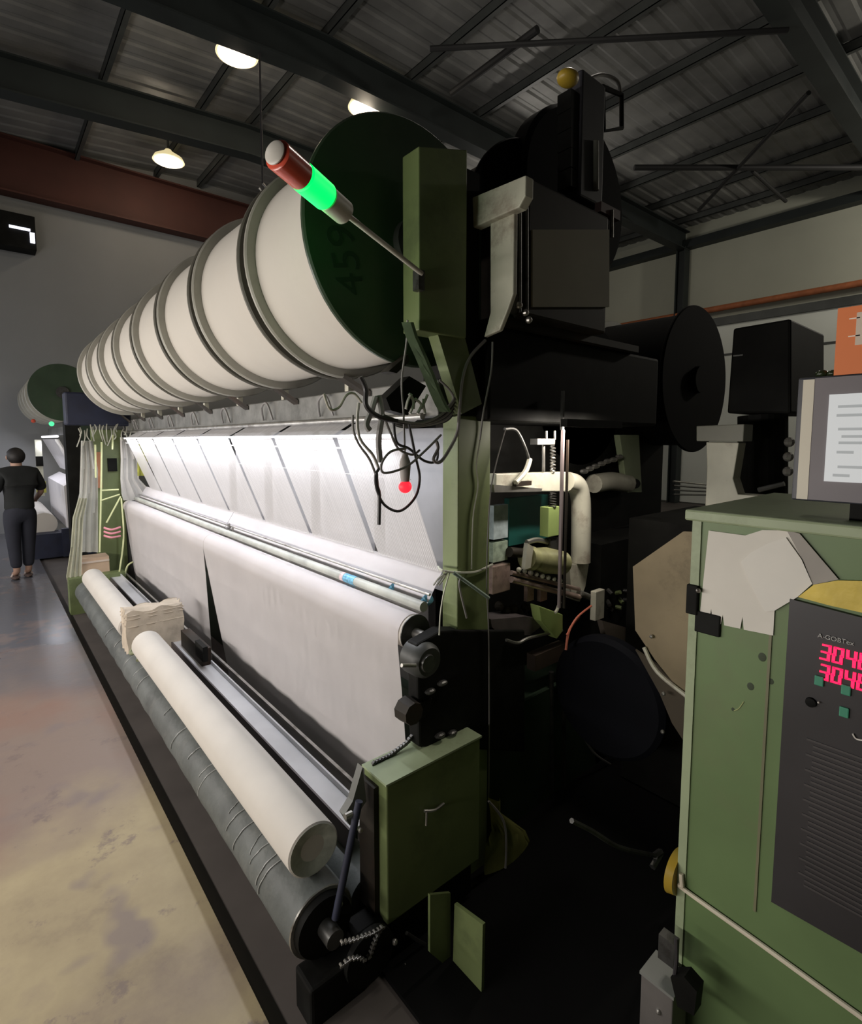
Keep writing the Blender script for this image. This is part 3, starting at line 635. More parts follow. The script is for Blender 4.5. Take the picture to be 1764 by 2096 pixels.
# ================================================================== FABRIC, YARN SHEET, LAMP
lab = ['white knitted fabric panel hanging at the near end of the front roller', 'white knitted fabric panel hanging at the far end beyond the dark slit']
def web(y0a, y1a, y0b, y1b, l):
    """cross profile from the needles over the roller and down; y range narrows downwards"""
    prof = [(1.375, 1.232), (1.345, 1.185), (1.31, 1.13), (1.28, 1.09), (1.25, 1.080)]
    for k in range(1, 9):
        an = R(80 + k * 11); prof.append((1.22 + 0.07 * math.cos(an), 1.017 + 0.07 * math.sin(an)))
    prof += [(1.15, 0.98), (1.165, 0.8), (1.18, 0.6), (1.195, 0.42), (1.215, 0.2), (1.22, 0.1)]
    rows = []
    for i, (x, z) in enumerate(prof):
        u = max(0, (0.98 - z) / 0.88); n = 30
        rows.append([(x + (0.004 * math.sin(j * 1.7 + z * 3) if u > 0 else 0), (y0a + (y0b - y0a) * u) + ((y1a + (y1b - y1a) * u) - (y0a + (y0b - y0a) * u)) * j / n, z) for j in range(n + 1)])
    o = MB().grid(rows).build('knitted_fabric', cloth, smooth=True, solid=0.0015); return tag(o, l, 'fabric', 'knitted fabric panels on the machine')
web(1.545, 3.82, 1.545, 3.60, lab[0]); web(3.825, 6.5, 3.95, 6.45, lab[1])
t = thing('fabric_roller', 'pale front roller carrying the white fabric over to the winder', 'roller', (1.22, 1.5, 1.017))
MB().cyl((1.22, 1.53, 1.017), (1.22, 6.6, 1.017), 0.066, n=32).build('roller_tube', cloth2, t, smooth=True)
MB().cyl((1.22, 1.525, 1.017), (1.22, 1.53, 1.017), 0.07, n=32).build('end_cap', steel_d, t, smooth=True)
MB().cyl((1.22, 1.42, 1.017), (1.22, 6.76, 1.017), 0.02, n=16).build('axle', steel, t, smooth=True)
rodm = mat('clouded_rod', (0.38, 0.39, 0.35), 0.5, 0.0, var=0.25, scale=8)
t = thing('spreader_rod', 'grey clouded rod with blue printed label lying above the fabric roller', 'rod', (1.36, 1.53, 1.06))
MB().cyl((1.265, 1.53, 1.108), (1.265, 6.5, 1.108), 0.020, n=20).build('rod_tube', rodm, t, smooth=True)
MB().cyl((1.295, 1.53, 1.150), (1.295, 6.5, 1.150), 0.006, n=10).build('rod_wire', steel, t, smooth=True)
c = at(718, 1203, X=1.265)
MB().cyl((1.265, c.y - 0.05, 1.108), (1.265, c.y + 0.04, 1.108), 0.0212, n=20).build('label_sleeve', mat('blue_print', (0.12, 0.36, 0.52), 0.4, var=0.5, scale=60), t, smooth=True, label='blue and white printed label')
MB().cyl((1.265, c.y + 0.042, 1.108), (1.265, c.y + 0.07, 1.108), 0.0210, n=20).build('label_sleeve', mat('pink_print', (0.6, 0.45, 0.45), 0.4, var=0.3, scale=60), t, smooth=True)
for yy, dz in ((c.y - 0.28, 0.0), (c.y - 0.5, 0.0), (c.y + 1.6, 0)):
    MB().cyl((1.315, yy, 1.125), (1.315, yy + 0.02, 1.108), 0.0212, n=20).build('label_sleeve', MATS['blue_print'] if yy < c.y else steel, t, smooth=True)
o = MB().tube([at(462, 1082, Y=3.7) , at(470, 1078, Y=3.7), at(466, 1072, Y=3.7)], 0.01).build('thread_scrap', cable)
tag(o, 'small grey thread scrap on the white fabric near the rod', 'scrap')

# warp sheet: one section per yarn beam, dark gaps between
XT, ZT, XB, ZB = 1.15, 1.766, 1.362, 1.228
for k in range(8):
    y0 = max(1.55, ends[k] + 0.035) if k else 1.55; y1 = ends[k + 1] - 0.005
    if k == 7: y1 = 6.25
    t = thing('warp_sheet', 'translucent white warp yarn section, %s from the near end' % ordn[k], 'yarn sheet', ((XT + XB) / 2, (y0 + y1) / 2, ZB), 'warp yarn sections between beams and needles')
    MB().grid([[(1.262, y0, 1.83), (1.262, y1, 1.83)], [(XT, y0, ZT), (XT, y1, ZT)]]).build('upper_yarns', sheet_m, t)
    MB().grid([[(XT, y0, ZT), (XT, y1, ZT)], [(XB, y0, ZB), (XB, y1, ZB)]]).build('yarn_film', sheet_m, t)
    b = MB(); n = 34
    for j in range(n):
        yy = y0 + (y1 - y0) * (j + 0.5) / n; hw = 0.0007
        b.bm.faces.new([b.bm.verts.new(Vector(p)) for p in ((XT - .004, yy - hw, ZT), (XT - .004, yy + hw, ZT), (XB - .004, yy + hw, ZB), (XB - .004, yy - hw, ZB))])
    o = b.build('yarn_threads', mat('white_thread', (0.85, 0.84, 0.86), 0.7), t); o['kind'] = 'stuff'
MB().box((1.48, 1.6, 1.1), (1.50, 6.6, 1.8)).build('guide_bar_cover', mat('inner_grey_cover', (0.40, 0.40, 0.41), 0.6, var=0.1), K)
for i, yy in enumerate([2.0, 2.62, 3.25, 3.88]): MB().box((1.38, yy, 1.15), (1.42, yy + 0.03, 1.8)).build('guide_arm', steel_d, K)
t = thing('tube_lamp', 'long thin bright white tube lamp behind the warp yarns', 'lamp', (1.14, 1.6, 1.765))
tube_e = emit('tube_glow', (0.93, 0.93, 1.0), 8.0, (0.8, 0.8, 0.8))
MB().cyl((1.146, 1.57, 1.765), (1.146, 6.3, 1.765), 0.0045, n=8).build('tube', tube_e, t)
area('tube_lamp_light', (1.13, 3.95, 1.745), (0, R(-8), R(0)), 0.03, 4.7, 26, (0.90, 0.92, 1.0))
area('tube_lamp_light', (1.25, 3.95, 1.80), (0, R(0), R(0)), 0.03, 4.7, 8, (0.90, 0.92, 1.0))
MB().cyl((1.16, 1.56, 1.715), (1.16, 6.3, 1.715), 0.003, n=6).build('lease_wire', white_p, t)
MB().cyl((1.225, 1.56, 1.60), (1.225, 6.3, 1.60), 0.002, n=6).build('lease_wire', white_p, t)

# ================================================================== WINDER ROLLERS AND ROLLS
def roller(x, z, r, y0, y1, label, m, name='take_up_roller'):
    t = thing(name, label, 'roller', (x, y0, z - r))
    prof = []; n = 60
    for i in range(n + 1):
        prof.append(((y1 - y0) * i / n, r + 0.0018 * math.sin(i * 1.9) + 0.0012 * math.sin(i * 4.3)))
    MB().lathe((x, y0, z), (0, 1, 0), prof, 36).build('roller_body', m, t, smooth=True)
    MB().cyl((x, y0 - 0.09, z), (x, y1 + 0.06, z), 0.03, n=16).build('axle', steel_d, t, smooth=True)
    return t
RX, RZ, RR = 0.751, 0.203, 0.11
t = roller(RX, RZ, RR, 1.43, 6.3, 'long black roller wrapped in wrinkled plastic beside the walkway', rubber)
def fold(y, tilt, a0, a1, r_, th=0.0022):
    pts = []
    for i in range(9):
        a = R(a0 + (a1 - a0) * i / 8); pts.append((RX + (RR + r_) * math.cos(a), y + tilt * i / 8 + 0.0015 * math.sin(i * 2.1), RZ + (RR + r_) * math.sin(a)))
    MB().tube(pts, th, 5).build('plastic_fold', foldm, t)
for (y, tl, a0, a1) in [(1.62, .05, 90, 185), (1.66, .03, 95, 175), (1.72, .04, 92, 160), (1.80, -.02, 95, 150), (1.86, .05, 90, 180), (1.95, .04, 92, 165), (2.02, .0, 95, 140),
                        (2.28, .05, 90, 185), (2.33, .03, 95, 150), (2.5, .03, 95, 150), (2.72, .05, 90, 180), (3.0, .0, 95, 140), (3.5, .04, 92, 170), (3.65, .03, 95, 150), (3.9, .03, 92, 160), (4.3, .0, 95, 150), (4.6, .04, 95, 170)]:
    fold(y, tl, a0, a1, 0.002)
MB().lathe((RX, 1.424, RZ), (0, 1, 0), [(0, 0.09), (0, 0.110), (0.004, 0.1125), (0.008, 0.10)], 36).build('end_ring', steel, t, smooth=True)
MB().lathe((RX, 1.40, RZ), (0, 1, 0), [(0, 0.03), (0, 0.095), (0.026, 0.10)], 30).build('end_plate', black, t, smooth=True)
MB().ball((RX + 0.05, 1.40, RZ + 0.05), 0.012, n=8).build('end_bolt', steel, t)
roller(0.975, 0.12, 0.09, 1.48, 6.3, 'second dark roller behind the wrapped roller, under the white roll', rubber)
WX, WZ, WR = 0.761, 0.403, 0.090
ym = at(300, 1330, X=0.76).y
t = thing('fabric_roll', 'long white fabric roll, the near one with its end facing the camera', 'fabric roll', (WX, 1.49, WZ - WR), 'white fabric rolls on the winder')
MB().lathe((WX, 1.49, WZ), (0, 1, 0), [(0.01, WR - 0.012), (0, WR - 0.006), (0.004, WR), (0.6, WR + .001), (1.2, WR - .001), (ym - 1.49 - 0.01, WR), (ym - 1.49, WR - 0.01)], 40).build('wound_fabric', cloth2, t, smooth=True)
b = MB(); b.lathe((WX, 1.489, WZ), (0, 1, 0), [(0.022, 0.0), (0.014, 0.03), (0.006, WR * .7), (0.001, WR - 0.012), (0.0, WR - 0.006), (0.012, WR - 0.006)], 36, False); b.build('roll_end', rollend, t, smooth=True)
yb0 = at(300, 1300, X=0.76).y
t = thing('fabric_roll', 'long white fabric roll beyond the beige bundle, at the far end of the winder', 'fabric roll', (WX, yb0 + .35, WZ - WR), 'white fabric rolls on the winder')
y2 = at(262, 1300, X=0.70).y
MB().lathe((WX, ym + 0.42, WZ), (0, 1, 0), [(0, WR - 0.01), (0.01, WR), (6.0 - ym - 0.42, WR), (6.02 - ym - 0.42, WR - 0.02)], 40).build('wound_fabric', cloth2, t, smooth=True)

# beige cloth-wrapped bundle between the two rolls
YB = ym + 0.20
a0 = at(262, 1345, Y=YB); a1 = at(374, 1240, Y=YB)
t = thing('wrapped_bundle', 'beige sackcloth bundle standing between the two white rolls', 'bundle', ((a0.x + a1.x) / 2, YB, a0.z))
rows = []
b = MB(); n = 14
def wrap(zf, k):
    pts = []; z = a0.z - 0.03 + (a1.z - a0.z + 0.05) * zf
    for i in range(n * 4):
        s_, u = divmod(i, n); u /= n
        cx_, cy_ = [(a0.x + (a1.x - a0.x) * u, YB), (a1.x, YB + 0.16 * u), (a1.x - (a1.x - a0.x) * u, YB + 0.16), (a0.x, YB + 0.16 - 0.16 * u)][s_]
        pts.append((cx_ + 0.006 * math.sin(i * 1.1 + k), cy_ + 0.006 * math.cos(i * 1.7 + k * 2), z + (0.012 * math.sin(i * 0.9) if zf == 1 else 0)))
    pts.append(pts[0]); return pts
b.grid([wrap(k / 8, k) for k in range(9)])
top = wrap(1, 8); b.bm.faces.new([b.bm.verts.new(Vector(p) + Vector((0, 0, -0.003))) for p in top[:-1]])
b.build('sack_body', sack, t, smooth=True)
for zf in (0.93, 0.86, 0.7): MB().tube(wrap(zf, 3)[::2], 0.004, 5).build('sack_fold', sack, t)
o = MB().tube([(RX - 0.05, ym - 0.02, RZ + RR + .0), (RX - 0.02, ym + 0.04, RZ + RR + .015), (RX + 0.0, ym + 0.10, RZ + RR + .01), (RX - 0.06, ym + 0.14, RZ + RR - 0.0), (RX - 0.02, ym + 0.2, RZ + RR + .02)], 0.012).build('rope_scrap', mat('green_rope', (0.25, 0.27, 0.16), 0.9, bump=0.5), smooth=True)
tag(o, 'greenish rope scrap on the wrapped roller below the bundle', 'rope')
pc = at(395, 1338, X=1.0)
t = thing('bench_clamp', 'small dark clamp lying on the trough right of the beige bundle', 'clamp', pc)
MB().box(at(372, 1342, X=1.0), at(412, 1330, X=1.0) + Vector((0.06, 0, 0.0))).build('clamp_bar', brownblack, t)
MB().box(at(400, 1340, X=0.99), at(415, 1326, X=0.99) + Vector((0.03, 0, 0.0))).build('clamp_jaw', black, t)

# ================================================================== HANGINGS AT THE FAR END
def drape(pix, Y, m, name, label, cat, n=10, amp=0.02, parent=None):
    """pix: rows of (left x, right x, y)"""
    rows = []
    for (xa, xb, py) in pix:
        rows.append([at(xa + (xb - xa) * j / n, py, Y=Y) + Vector((0, amp * math.sin(j * 1.9 + py * .01), 0)) for j in range(n + 1)])
    o = MB().grid(rows).build(name, m, parent, smooth=True, solid=0.008)
    if parent is None: tag(o, label, cat)
    return o
drape([(166, 190, 902), (164, 200, 960), (162, 200, 1010), (152, 200, 1050), (150, 200, 1130)], 6.55, mat('grey_white_cloth', (0.72, 0.72, 0.67), 0.9, var=0.1), 'hanging_cloth', 'grey-white cloth hanging at the far end of the machine', 'cloth')
drape([(160, 178, 1020), (148, 170, 1060), (144, 168, 1120), (135, 166, 1180), (140, 168, 1203)], 6.45, mat('cream_cloth', (0.72, 0.72, 0.60), 0.9, var=0.1), 'hanging_cloth', 'cream cloth trailing down to the floor at the far end', 'cloth')
drape([(246, 270, 895), (247, 282, 940), (246, 284, 980), (248, 312, 1010), (252, 318, 1024)], 6.6, mat('white_drape', (0.85, 0.83, 0.80), 0.9, var=0.08), 'hanging_cloth', 'white cloth draped left of the warp yarns', 'cloth')
drape([(285, 298, 905), (281, 302, 930), (281, 303, 974)], 6.5, yellowgreen, 'hanging_cloth', 'yellow-green cloth strip hanging beside the warp yarns', 'cloth', 6, 0.01)
cb = at(170, 1196, Y=6.5); cb2 = at(223, 1138, Y=6.5)
t = thing('cardboard_box', 'small pinkish cardboard box behind the far white roll', 'box', (cb.x, 6.5, cb.z))
MB().box(cb, (cb2.x, 6.72, cb2.z)).build('carton', card, t)
MB().box((cb.x, 6.49, cb2.z - 0.05), (cb2.x, 6.5, cb2.z - 0.03)).build('flap_seam', mat('pale_tape', (0.6, 0.5, 0.42), 0.6), t)
ylc = mat('yellow_green_string', (0.62, 0.66, 0.36), 0.8)
for i, pts in enumerate([[(208, 905), (207, 1000), (204, 1130)], [(206, 1004), (243, 1002)], [(205, 1025), (245, 1012)], [(247, 1016), (218, 1070)], [(248, 1020), (253, 1100), (243, 1180)], [(195, 910), (196, 978)],
                         [(253, 1190), (260, 1160), (272, 1150)], [(231, 890), (230, 920)]]):
    o = MB().tube([at(x, y, Y=6.4) for x, y in pts], 0.009, 5).build('string', ylc)
    tag(o, ['long upright yellow-green string left of the green end frame', 'level yellow string tied across the green end frame', 'slanting yellow string just below the level one',
            'diagonal yellow string below the ties', 'long string hanging down at the left edge of the fabric', 'short string over the rust orange box', 'curved pale string near the foot of the end frame', 'short string at the top of the green end frame'][i], 'string')
for i in range(3):
    o = MB().tube([at(213, 1080 + i * 8, Y=6.4), at(228, 1084 + i * 8, Y=6.36), at(246, 1079 + i * 9, Y=6.4)], 0.012, 5).build('pink_cord', pink)
    tag(o, ['top', 'middle', 'lowest'][i] + ' strand of pink cord wound at the foot of the green end frame', 'cord')
# tangled yarn ends along the far rail
o = MB(); 
for i in range(26):
    x = 160 + i * 6 + random.uniform(-3, 3); y = random.uniform(868, 885)
    o.tube([at(x, y, Y=6.4), at(x + random.uniform(-6, 6), y + random.uniform(8, 16), Y=6.35), at(x + random.uniform(-8, 8), y + random.uniform(15, 38), Y=6.4)], 0.006, 4)
o = o.build('yarn_tangle', mat('tangle_yarn', (0.42, 0.42, 0.35), 0.9, var=0.3)); o['kind'] = 'stuff'; tag(o, 'tangle of loose yarn ends hanging below the far rail', 'yarn')

# ================================================================== STACK LIGHT, BULB, CABLES
pe = at(863, 560, Y=1.32); pb = at(700, 432, Y=1.24)
t = thing('stack_light', 'tilted signal tower lamp, green lit and red dark, on a thin pole', 'signal light', pe)
d = (pb - pe).normalized()
MB().cyl(pe, pb, 0.0075, n=12).build('pole', mat('pale_pole', (0.55, 0.52, 0.46), 0.4), t, smooth=True)
MB().box(pe - Vector((0.012, 0.0, 0.05)), pe + Vector((0.012, 0.03, 0.012))).build('pole_foot', steel_d, t)
def seg(a, c, r, m, nm, lb=None, r1=None):
    o = MB().lathe(pb + d * a, d, [(0, r - 0.004), (0.004, r), (c - a - 0.004, r1 or r), (c - a, (r1 or r) - 0.005)], 26).build(nm, m, t, smooth=True, label=lb); return o
LT = (at(557, 308, Y=1.13) - pb).length; d = (at(557, 308, Y=1.13) - pb).normalized()
seg(-0.01, LT * 0.27, 0.031, mat('grey_lamp_base', (0.40, 0.38, 0.31), 0.5), 'lamp_base')
seg(LT * 0.27, LT * 0.62, 0.034, emit('green_glow', (0.0, 1.0, 0.12), 1.5, (0.0, 0.5, 0.08)), 'green_lens', 'lit green lens')
seg(LT * 0.62, LT * 0.95, 0.033, redplastic, 'red_lens', 'unlit red lens')
seg(LT * 0.95, LT * 0.99, 0.026, white_p, 'top_cap')
MB().ball(pb + d * LT * 0.45 + Vector((-0.02, -0.03, 0.01)), 0.012, n=10).build('light_core', emit('green_white', (0.3, 1, 0.7), 3.0), t)
point('stack_green_glow', pb + d * LT * 0.45 + Vector((0.03, 0.08, -0.03)), 0.45, (0.0, 1.0, 0.15), 0.05)

c = at(829, 996, Y=1.38); t = thing('red_bulb', 'round glowing red bulb with a grey stem, hanging before the warp yarns', 'lamp', c)
MB().ball(c, 0.022, n=20).build('bulb', emit('red_glow', (1.0, 0.02, 0.04), 1.3, (0.5, 0.02, 0.02)), t, smooth=True)
MB().lathe(c + Vector((0, 0, 0.014)), (0, 0, 1), [(0, 0.014), (0.055, 0.019), (0.07, 0.017), (0.095, 0.008)], 18).build('socket', mat('bulb_socket', (0.36, 0.33, 0.31), 0.6), t, smooth=True)
MB().tube([c + Vector((0, 0, 0.10)), at(826, 850, Y=1.38), at(822, 780, Y=1.38), at(832, 700, Y=1.36), at(834, 655, Y=1.34)], 0.0035, 6).build('cord', cable, t)

def C6(l, Y): return [at(600 + x / 3.207, 650 + y / 3.207, Y=Y) for x, y in l]
cabs = [
 ([(1260, 150), (1160, 260), (1110, 400), (1090, 620), (1075, 760), (1010, 890), (960, 950), (920, 930), (950, 860), (940, 810)], 1.36, .006, cable, 'thick grey cable looping down in front of the column top'),
 ([(970, 770), (860, 880), (740, 980), (600, 1020), (580, 960), (640, 880), (740, 860)], 1.35, .004, cable, 'thin grey cable crossing above the red bulb'),
 ([(760, 700), (800, 900), (830, 1050), (800, 1180), (700, 1270), (600, 1230), (550, 1130), (540, 1040), (565, 990)], 1.36, .0045, cable_d, 'dark cable loop hanging around the red bulb'),
 ([(390, 640), (395, 740), (430, 830), (500, 930), (545, 1040)], 1.37, .004, cable, 'grey cable curving down at the left of the cable tangle'),
 ([(430, 560), (420, 680), (440, 800), (520, 900), (560, 990)], 1.38, .005, mat('pale_cable', (0.5, 0.48, 0.44), 0.5), 'pale cable curving down inside the tangle'),
 ([(440, 390), (475, 470), (480, 580), (560, 650), (680, 680)], 1.36, .008, cable_d, 'thick black cable leaving the yarn beam at the left'),
 ([(600, 660), (640, 760), (690, 860), (780, 900), (830, 870)], 1.37, .004, cable, 'grey cable drooping in the middle of the tangle'),
 ([(660, 690), (680, 820), (760, 860), (860, 940), (940, 940), (950, 830)], 1.38, .0045, cable_d, 'dark cable drooping towards the column'),
 ([(560, 510), (580, 640), (560, 800), (570, 950)], 1.39, .010, mat('grey_strap', (0.33, 0.32, 0.31), 0.7), 'broad grey strap hanging straight down left of the bulb'),
 ([(540, 520), (510, 620), (480, 700), (500, 740)], 1.39, .010, MATS['grey_strap'], 'short grey strap end left of the broad strap'),
 ([(545, 1020), (550, 1100), (565, 1170), (562, 1360)], 1.36, .006, cable_d, 'black cable tail hanging lowest at the left'),
 ([(200, 500), (240, 600), (300, 590), (350, 510), (400, 500), (450, 560)], 1.42, .004, mat('pale_cable2', (0.45, 0.43, 0.36), 0.6), 'pale wire loop on the grey rail'),
 ([(960, 410), (1030, 480), (1050, 540), (1000, 600)], 1.37, .004, cable, 'short grey wire curl beside the green webbing'),
]
for k in range(6):
    cabs.append(([(590 + 8 * k, 640 + 6 * k), (700, 680 + 7 * k), (850, 690 + 5 * k - (k % 2) * 8), (980 + 6 * k, 630 + 9 * k), (1060 + 4 * k, 540 + 5 * k), (1085, 440)], 1.37 + 0.008 * k, .0045, cable_d if k % 2 else cable,
                 'cable in the drooping bundle below the green webbing, %s from the top' % ordn[k].replace('nearest', 'first')))
for pts, Y, r, m, l in cabs:
    o = MB().tube(C6(pts, Y), r, 7).build('cable', m, smooth=True); tag(o, l, 'cable', 'cables hanging off the machine')
b = MB(); rows = []
for (x, y) in [(740, 30), (770, 130), (830, 260), (880, 380), (920, 480), (960, 570), (990, 620)]:
    rows.append([at(600 + (x + dx) / 3.207, 650 + y / 3.207, Y=1.33 + 0.01 * math.sin(dx)) for dx in (-30, 0, 30, 50)])
o = b.grid(rows).build('webbing_strap', webbing, solid=0.004, smooth=True); tag(o, 'faded green webbing strap hanging from the beam plate', 'strap')
# white lint and spool ends above the bundle
for i in range(6):
    p0 = C6([(740 + i * 25, 600 + (i % 2) * 30)], 1.42)[0]
    o = MB().tube([p0, p0 + Vector((random.uniform(-.03, .03), 0, .03)), p0 + Vector((random.uniform(-.03, .03), 0, .05))], 0.005).build('lint_tuft', mat('white_lint', (0.7, 0.68, 0.62), 0.95))
    tag(o, '%s white lint tuft from the left above the cable bundle' % ordn[i].replace('nearest', 'first'), 'lint', 'lint tufts above the cable bundle')
# wires running down the column
for pts, Y, r, m, l in [
  ([(982, 845), (985, 880), (975, 950), (978, 995), (968, 1060), (965, 1165)], 1.413, .003, cord, 'thin pale wire down the dark face of the column'),
  ([(1034, 880), (1016, 946), (1004, 1008), (998, 1100), (996, 1200), (1000, 1300), (1001, 1480), (1000, 1640)], 1.40, .003, cable, 'long thin grey wire down the right edge of the column'),
  ([(1008, 700), (1005, 760), (990, 840), (982, 900)], 1.34, .004, cable, 'grey wire from the cream bracket down to the column'),
  ([(1000, 1640), (1030, 1680), (1036, 1740), (1030, 1860), (1036, 1930), (1042, 2010), (1026, 2050)], 1.35, .005, cable, 'grey cable trailing down to the pit floor'),
  ([(1036, 1860), (1060, 1900), (1085, 1945)], 1.35, .004, cable, 'short grey cable branch near the pit floor'),
  ([(1165, 1430), (1180, 1480), (1215, 1540), (1260, 1570)], 1.45, .005, cable, 'grey hose curving below the swing arm'),
  ([(1170, 1680), (1210, 1700), (1270, 1735), (1345, 1752)], 0.85, .008, steel_d, 'dull metal pipe in the shadow behind the cabinet'),
  ([(1340, 1752), (1352, 1745), (1335, 1775)], 0.85, .012, steel_d, 'elbow fitting at the end of the dull pipe'),
  ([(955, 1265), (940, 1200), (945, 1180)], 1.40, .004, cable, 'faint wire on the lower column face')]:
    o = MB().tube([at(x, y, Y=Y) for x, y in pts], r, 6).build('wire', m, smooth=True); tag(o, l, 'wire')
t = thing('string_tie', 'pale string tied round the column with loose ends', 'string', at(930, 1168, Y=1.41))
MB().tube([at(897, 1160, Y=1.50), at(906, 1168, Y=1.41), at(940, 1172, Y=1.41), at(975, 1170, Y=1.41), at(1008, 1155, Y=1.41)], 0.0045, 6).build('loop', cord, t)
MB().tube([at(928, 1172, Y=1.405), at(960, 1195, Y=1.40), at(1000, 1224, Y=1.40)], 0.007, 6).build('tail', mat('green_grey_tail', (0.2, 0.26, 0.22), 0.9), t)
for dx in (0, -6, 5): MB().tube([at(915, 1172, Y=1.41), at(905 + dx, 1182, Y=1.40), at(893 + dx, 1198, Y=1.40)], 0.003, 5).build('frayed_end', cord, t)
MB().tube([at(920, 1172, Y=1.405), at(908, 1215, Y=1.40), at(901, 1260, Y=1.40), at(899, 1300, Y=1.40)], 0.003, 5).build('frayed_end', cord, t)

# dull yellow bag hung low on the machine
b = MB(); rows = []
for (xa, xb, py) in [(998, 1022, 1632), (1003, 1020, 1660), (1006, 1075, 1700), (994, 1088, 1730), (990, 1080, 1780), (996, 1066, 1820), (1022, 1052, 1855)]:
    rows.append([at(xa + (xb - xa) * j / 8, py, Y=1.38) + Vector((0, -0.03 * math.sin(math.pi * j / 8), 0)) for j in range(9)])
o = b.grid(rows).build('hanging_bag', mat('dull_yellow_bag', (0.30, 0.30, 0.09), 0.8, var=0.3, scale=9), smooth=True, solid=0.01); tag(o, 'dull yellow bag hanging low in the shadow below the swing arm', 'bag')
# scrap pile at the foot
for i, (px, py, r, m) in enumerate([(820, 2045, 0.055, cream), (856, 2010, 0.03, copper), (790, 2080, 0.05, grey_m)]):
    o = MB().ball(at(px, py, Y=1.28), r, (1.2, 1, 0.8), n=14).build('rag', mat('dim_rag_%s' % 'abc'[i], [(0.10, 0.10, 0.06), (0.08, 0.05, 0.05), (0.05, 0.05, 0.05)][i], 0.95, bump=0.8, bscale=30), smooth=True)
    tag(o, ['pale crumpled rag at the foot of the machine', 'small reddish rag beside the pale rag', 'dark crumpled rag left of the pale rag'][i], 'rag')

# tan guard panel behind the cabinet
YG = 1.95
t = thing('guard_panel', 'tan chamfered guard panel standing between swing arm and cabinet', 'panel', at(1350, 1560, X=YG))
MB().prism([at(1295, 1160, X=YG), at(1398, 1088, X=YG), at(1440, 1090, X=YG), at(1440, 1440, X=YG), at(1400, 1425, X=YG), at(1340, 1350, X=YG), at(1300, 1290, X=YG)], (0.012, 0, 0)).build('plate', tan, t)
MB().tube([at(1318, 1325, X=YG - .01), at(1345, 1375, X=YG - .01), at(1405, 1425, X=YG - .01)], 0.008).build('rim', cream, t)
MB().prism([at(1300, 1330, X=YG + .03), at(1440, 1430, X=YG + .03), at(1440, 1580, X=YG + .03), at(1375, 1480, X=YG + .03), at(1350, 1420, X=YG + .03)], (0.012, 0, 0)).build('plate', mat('dark_tan', (0.07, 0.055, 0.035), 0.7), t)
MB().prism([at(1440, 1430, X=YG), at(1400, 1430, X=YG), at(1400, 1800, X=YG), at(1440, 1800, X=YG)], (0.02, 0, 0)).build('support', black, t)
for px, py in ((1356, 1498), (1358, 1420), (1333, 1303)): MB().ball(at(px, py, X=YG - .01), 0.008, n=8).build('bolt', steel, t)

# second cream bracket and black boxes further right
Xb = 2.35
t = thing('rear_bracket', 'cream capped bracket standing behind the cabinet, left of the monitor', 'bracket', at(1480, 1060, X=Xb))
MB().prism([at(1425, 872, X=Xb), at(1523, 868, X=Xb), at(1521, 904, X=Xb), at(1425, 903, X=Xb)], (0.1, 0, 0)).build('cap', mat('dim_cap', (0.20, 0.20, 0.16), 0.5), t, bevel=0.003)
MB().prism([at(1445, 905, X=Xb + .01), at(1512, 906, X=Xb + .01), at(1500, 980, X=Xb + .01), at(1510, 1012, X=Xb + .01), at(1610, 1018, X=Xb + .01), at(1610, 1040, X=Xb + .01), at(1443, 1036, X=Xb + .01), at(1447, 960, X=Xb + .01)], (0.08, 0, 0)).build('leg', cream, t, bevel=0.003)
Xb = 2.6
t = thing('control_box', 'large black box standing to the left behind the monitor', 'box', at(1570, 850, X=Xb))
MB().prism([at(1500, 672, X=Xb), at(1618, 652, X=Xb), at(1618, 846, X=Xb), at(1487, 846, X=Xb)], (0.5, 0, 0)).build('casing', black, t, bevel=0.01)
MB().box(at(1500, 730, X=Xb - .004), at(1520, 725, X=Xb - .004) + Vector((.002, 0, 0))).build('badge_bar', steel_d, t)
MB().cyl(at(1560, 1015, X=2.75), at(1560, 850, X=2.75), 0.10).build('pedestal', black, t)
MB().box((2.45, 0.75, 0), (3.2, 1.35, 1.36)).build('plinth', black, t)
for i, (px, py) in enumerate([(1615, 905), (1613, 935), (1612, 965)]): MB().ball(at(px, py, X=2.5), 0.02, n=8).build('fitting', steel, t)
MB().cyl(at(1552, 1003, X=2.4), at(1605, 990, X=2.4), 0.010, n=8).build('lever', steel_d, t)

# ================================================================== ELECTRICAL CABINET WITH PANEL AND MONITOR
XF = 1.38; YF = 0.585; YN = -0.35
CB = thing('electrical_cabinet', 'tall green electrical cabinet in the right foreground with instrument panel', 'cabinet', (1.65, 0.1, -0.09))
MB().box((XF, YN, -0.09), (2.0, YF, 1.555)).build('body', green_cab, CB, bevel=0.006)
MB().box((XF - 0.018, YN, 1.545), (2.02, YF + 0.015, 1.573)).build('top', green_pale, CB, bevel=0.005)
MB().box((XF - 0.004, YF - 0.022, 0.0), (XF + 0.002, YF, 1.545)).build('edge_strip', green_pale, CB)
MB().box((XF - 0.003, YF - 0.19, 0.60), (XF + 0.002, YF - 0.184, 1.40)).build('edge_strip', mat('olive_trim', (0.16, 0.16, 0.09), 0.5), CB)
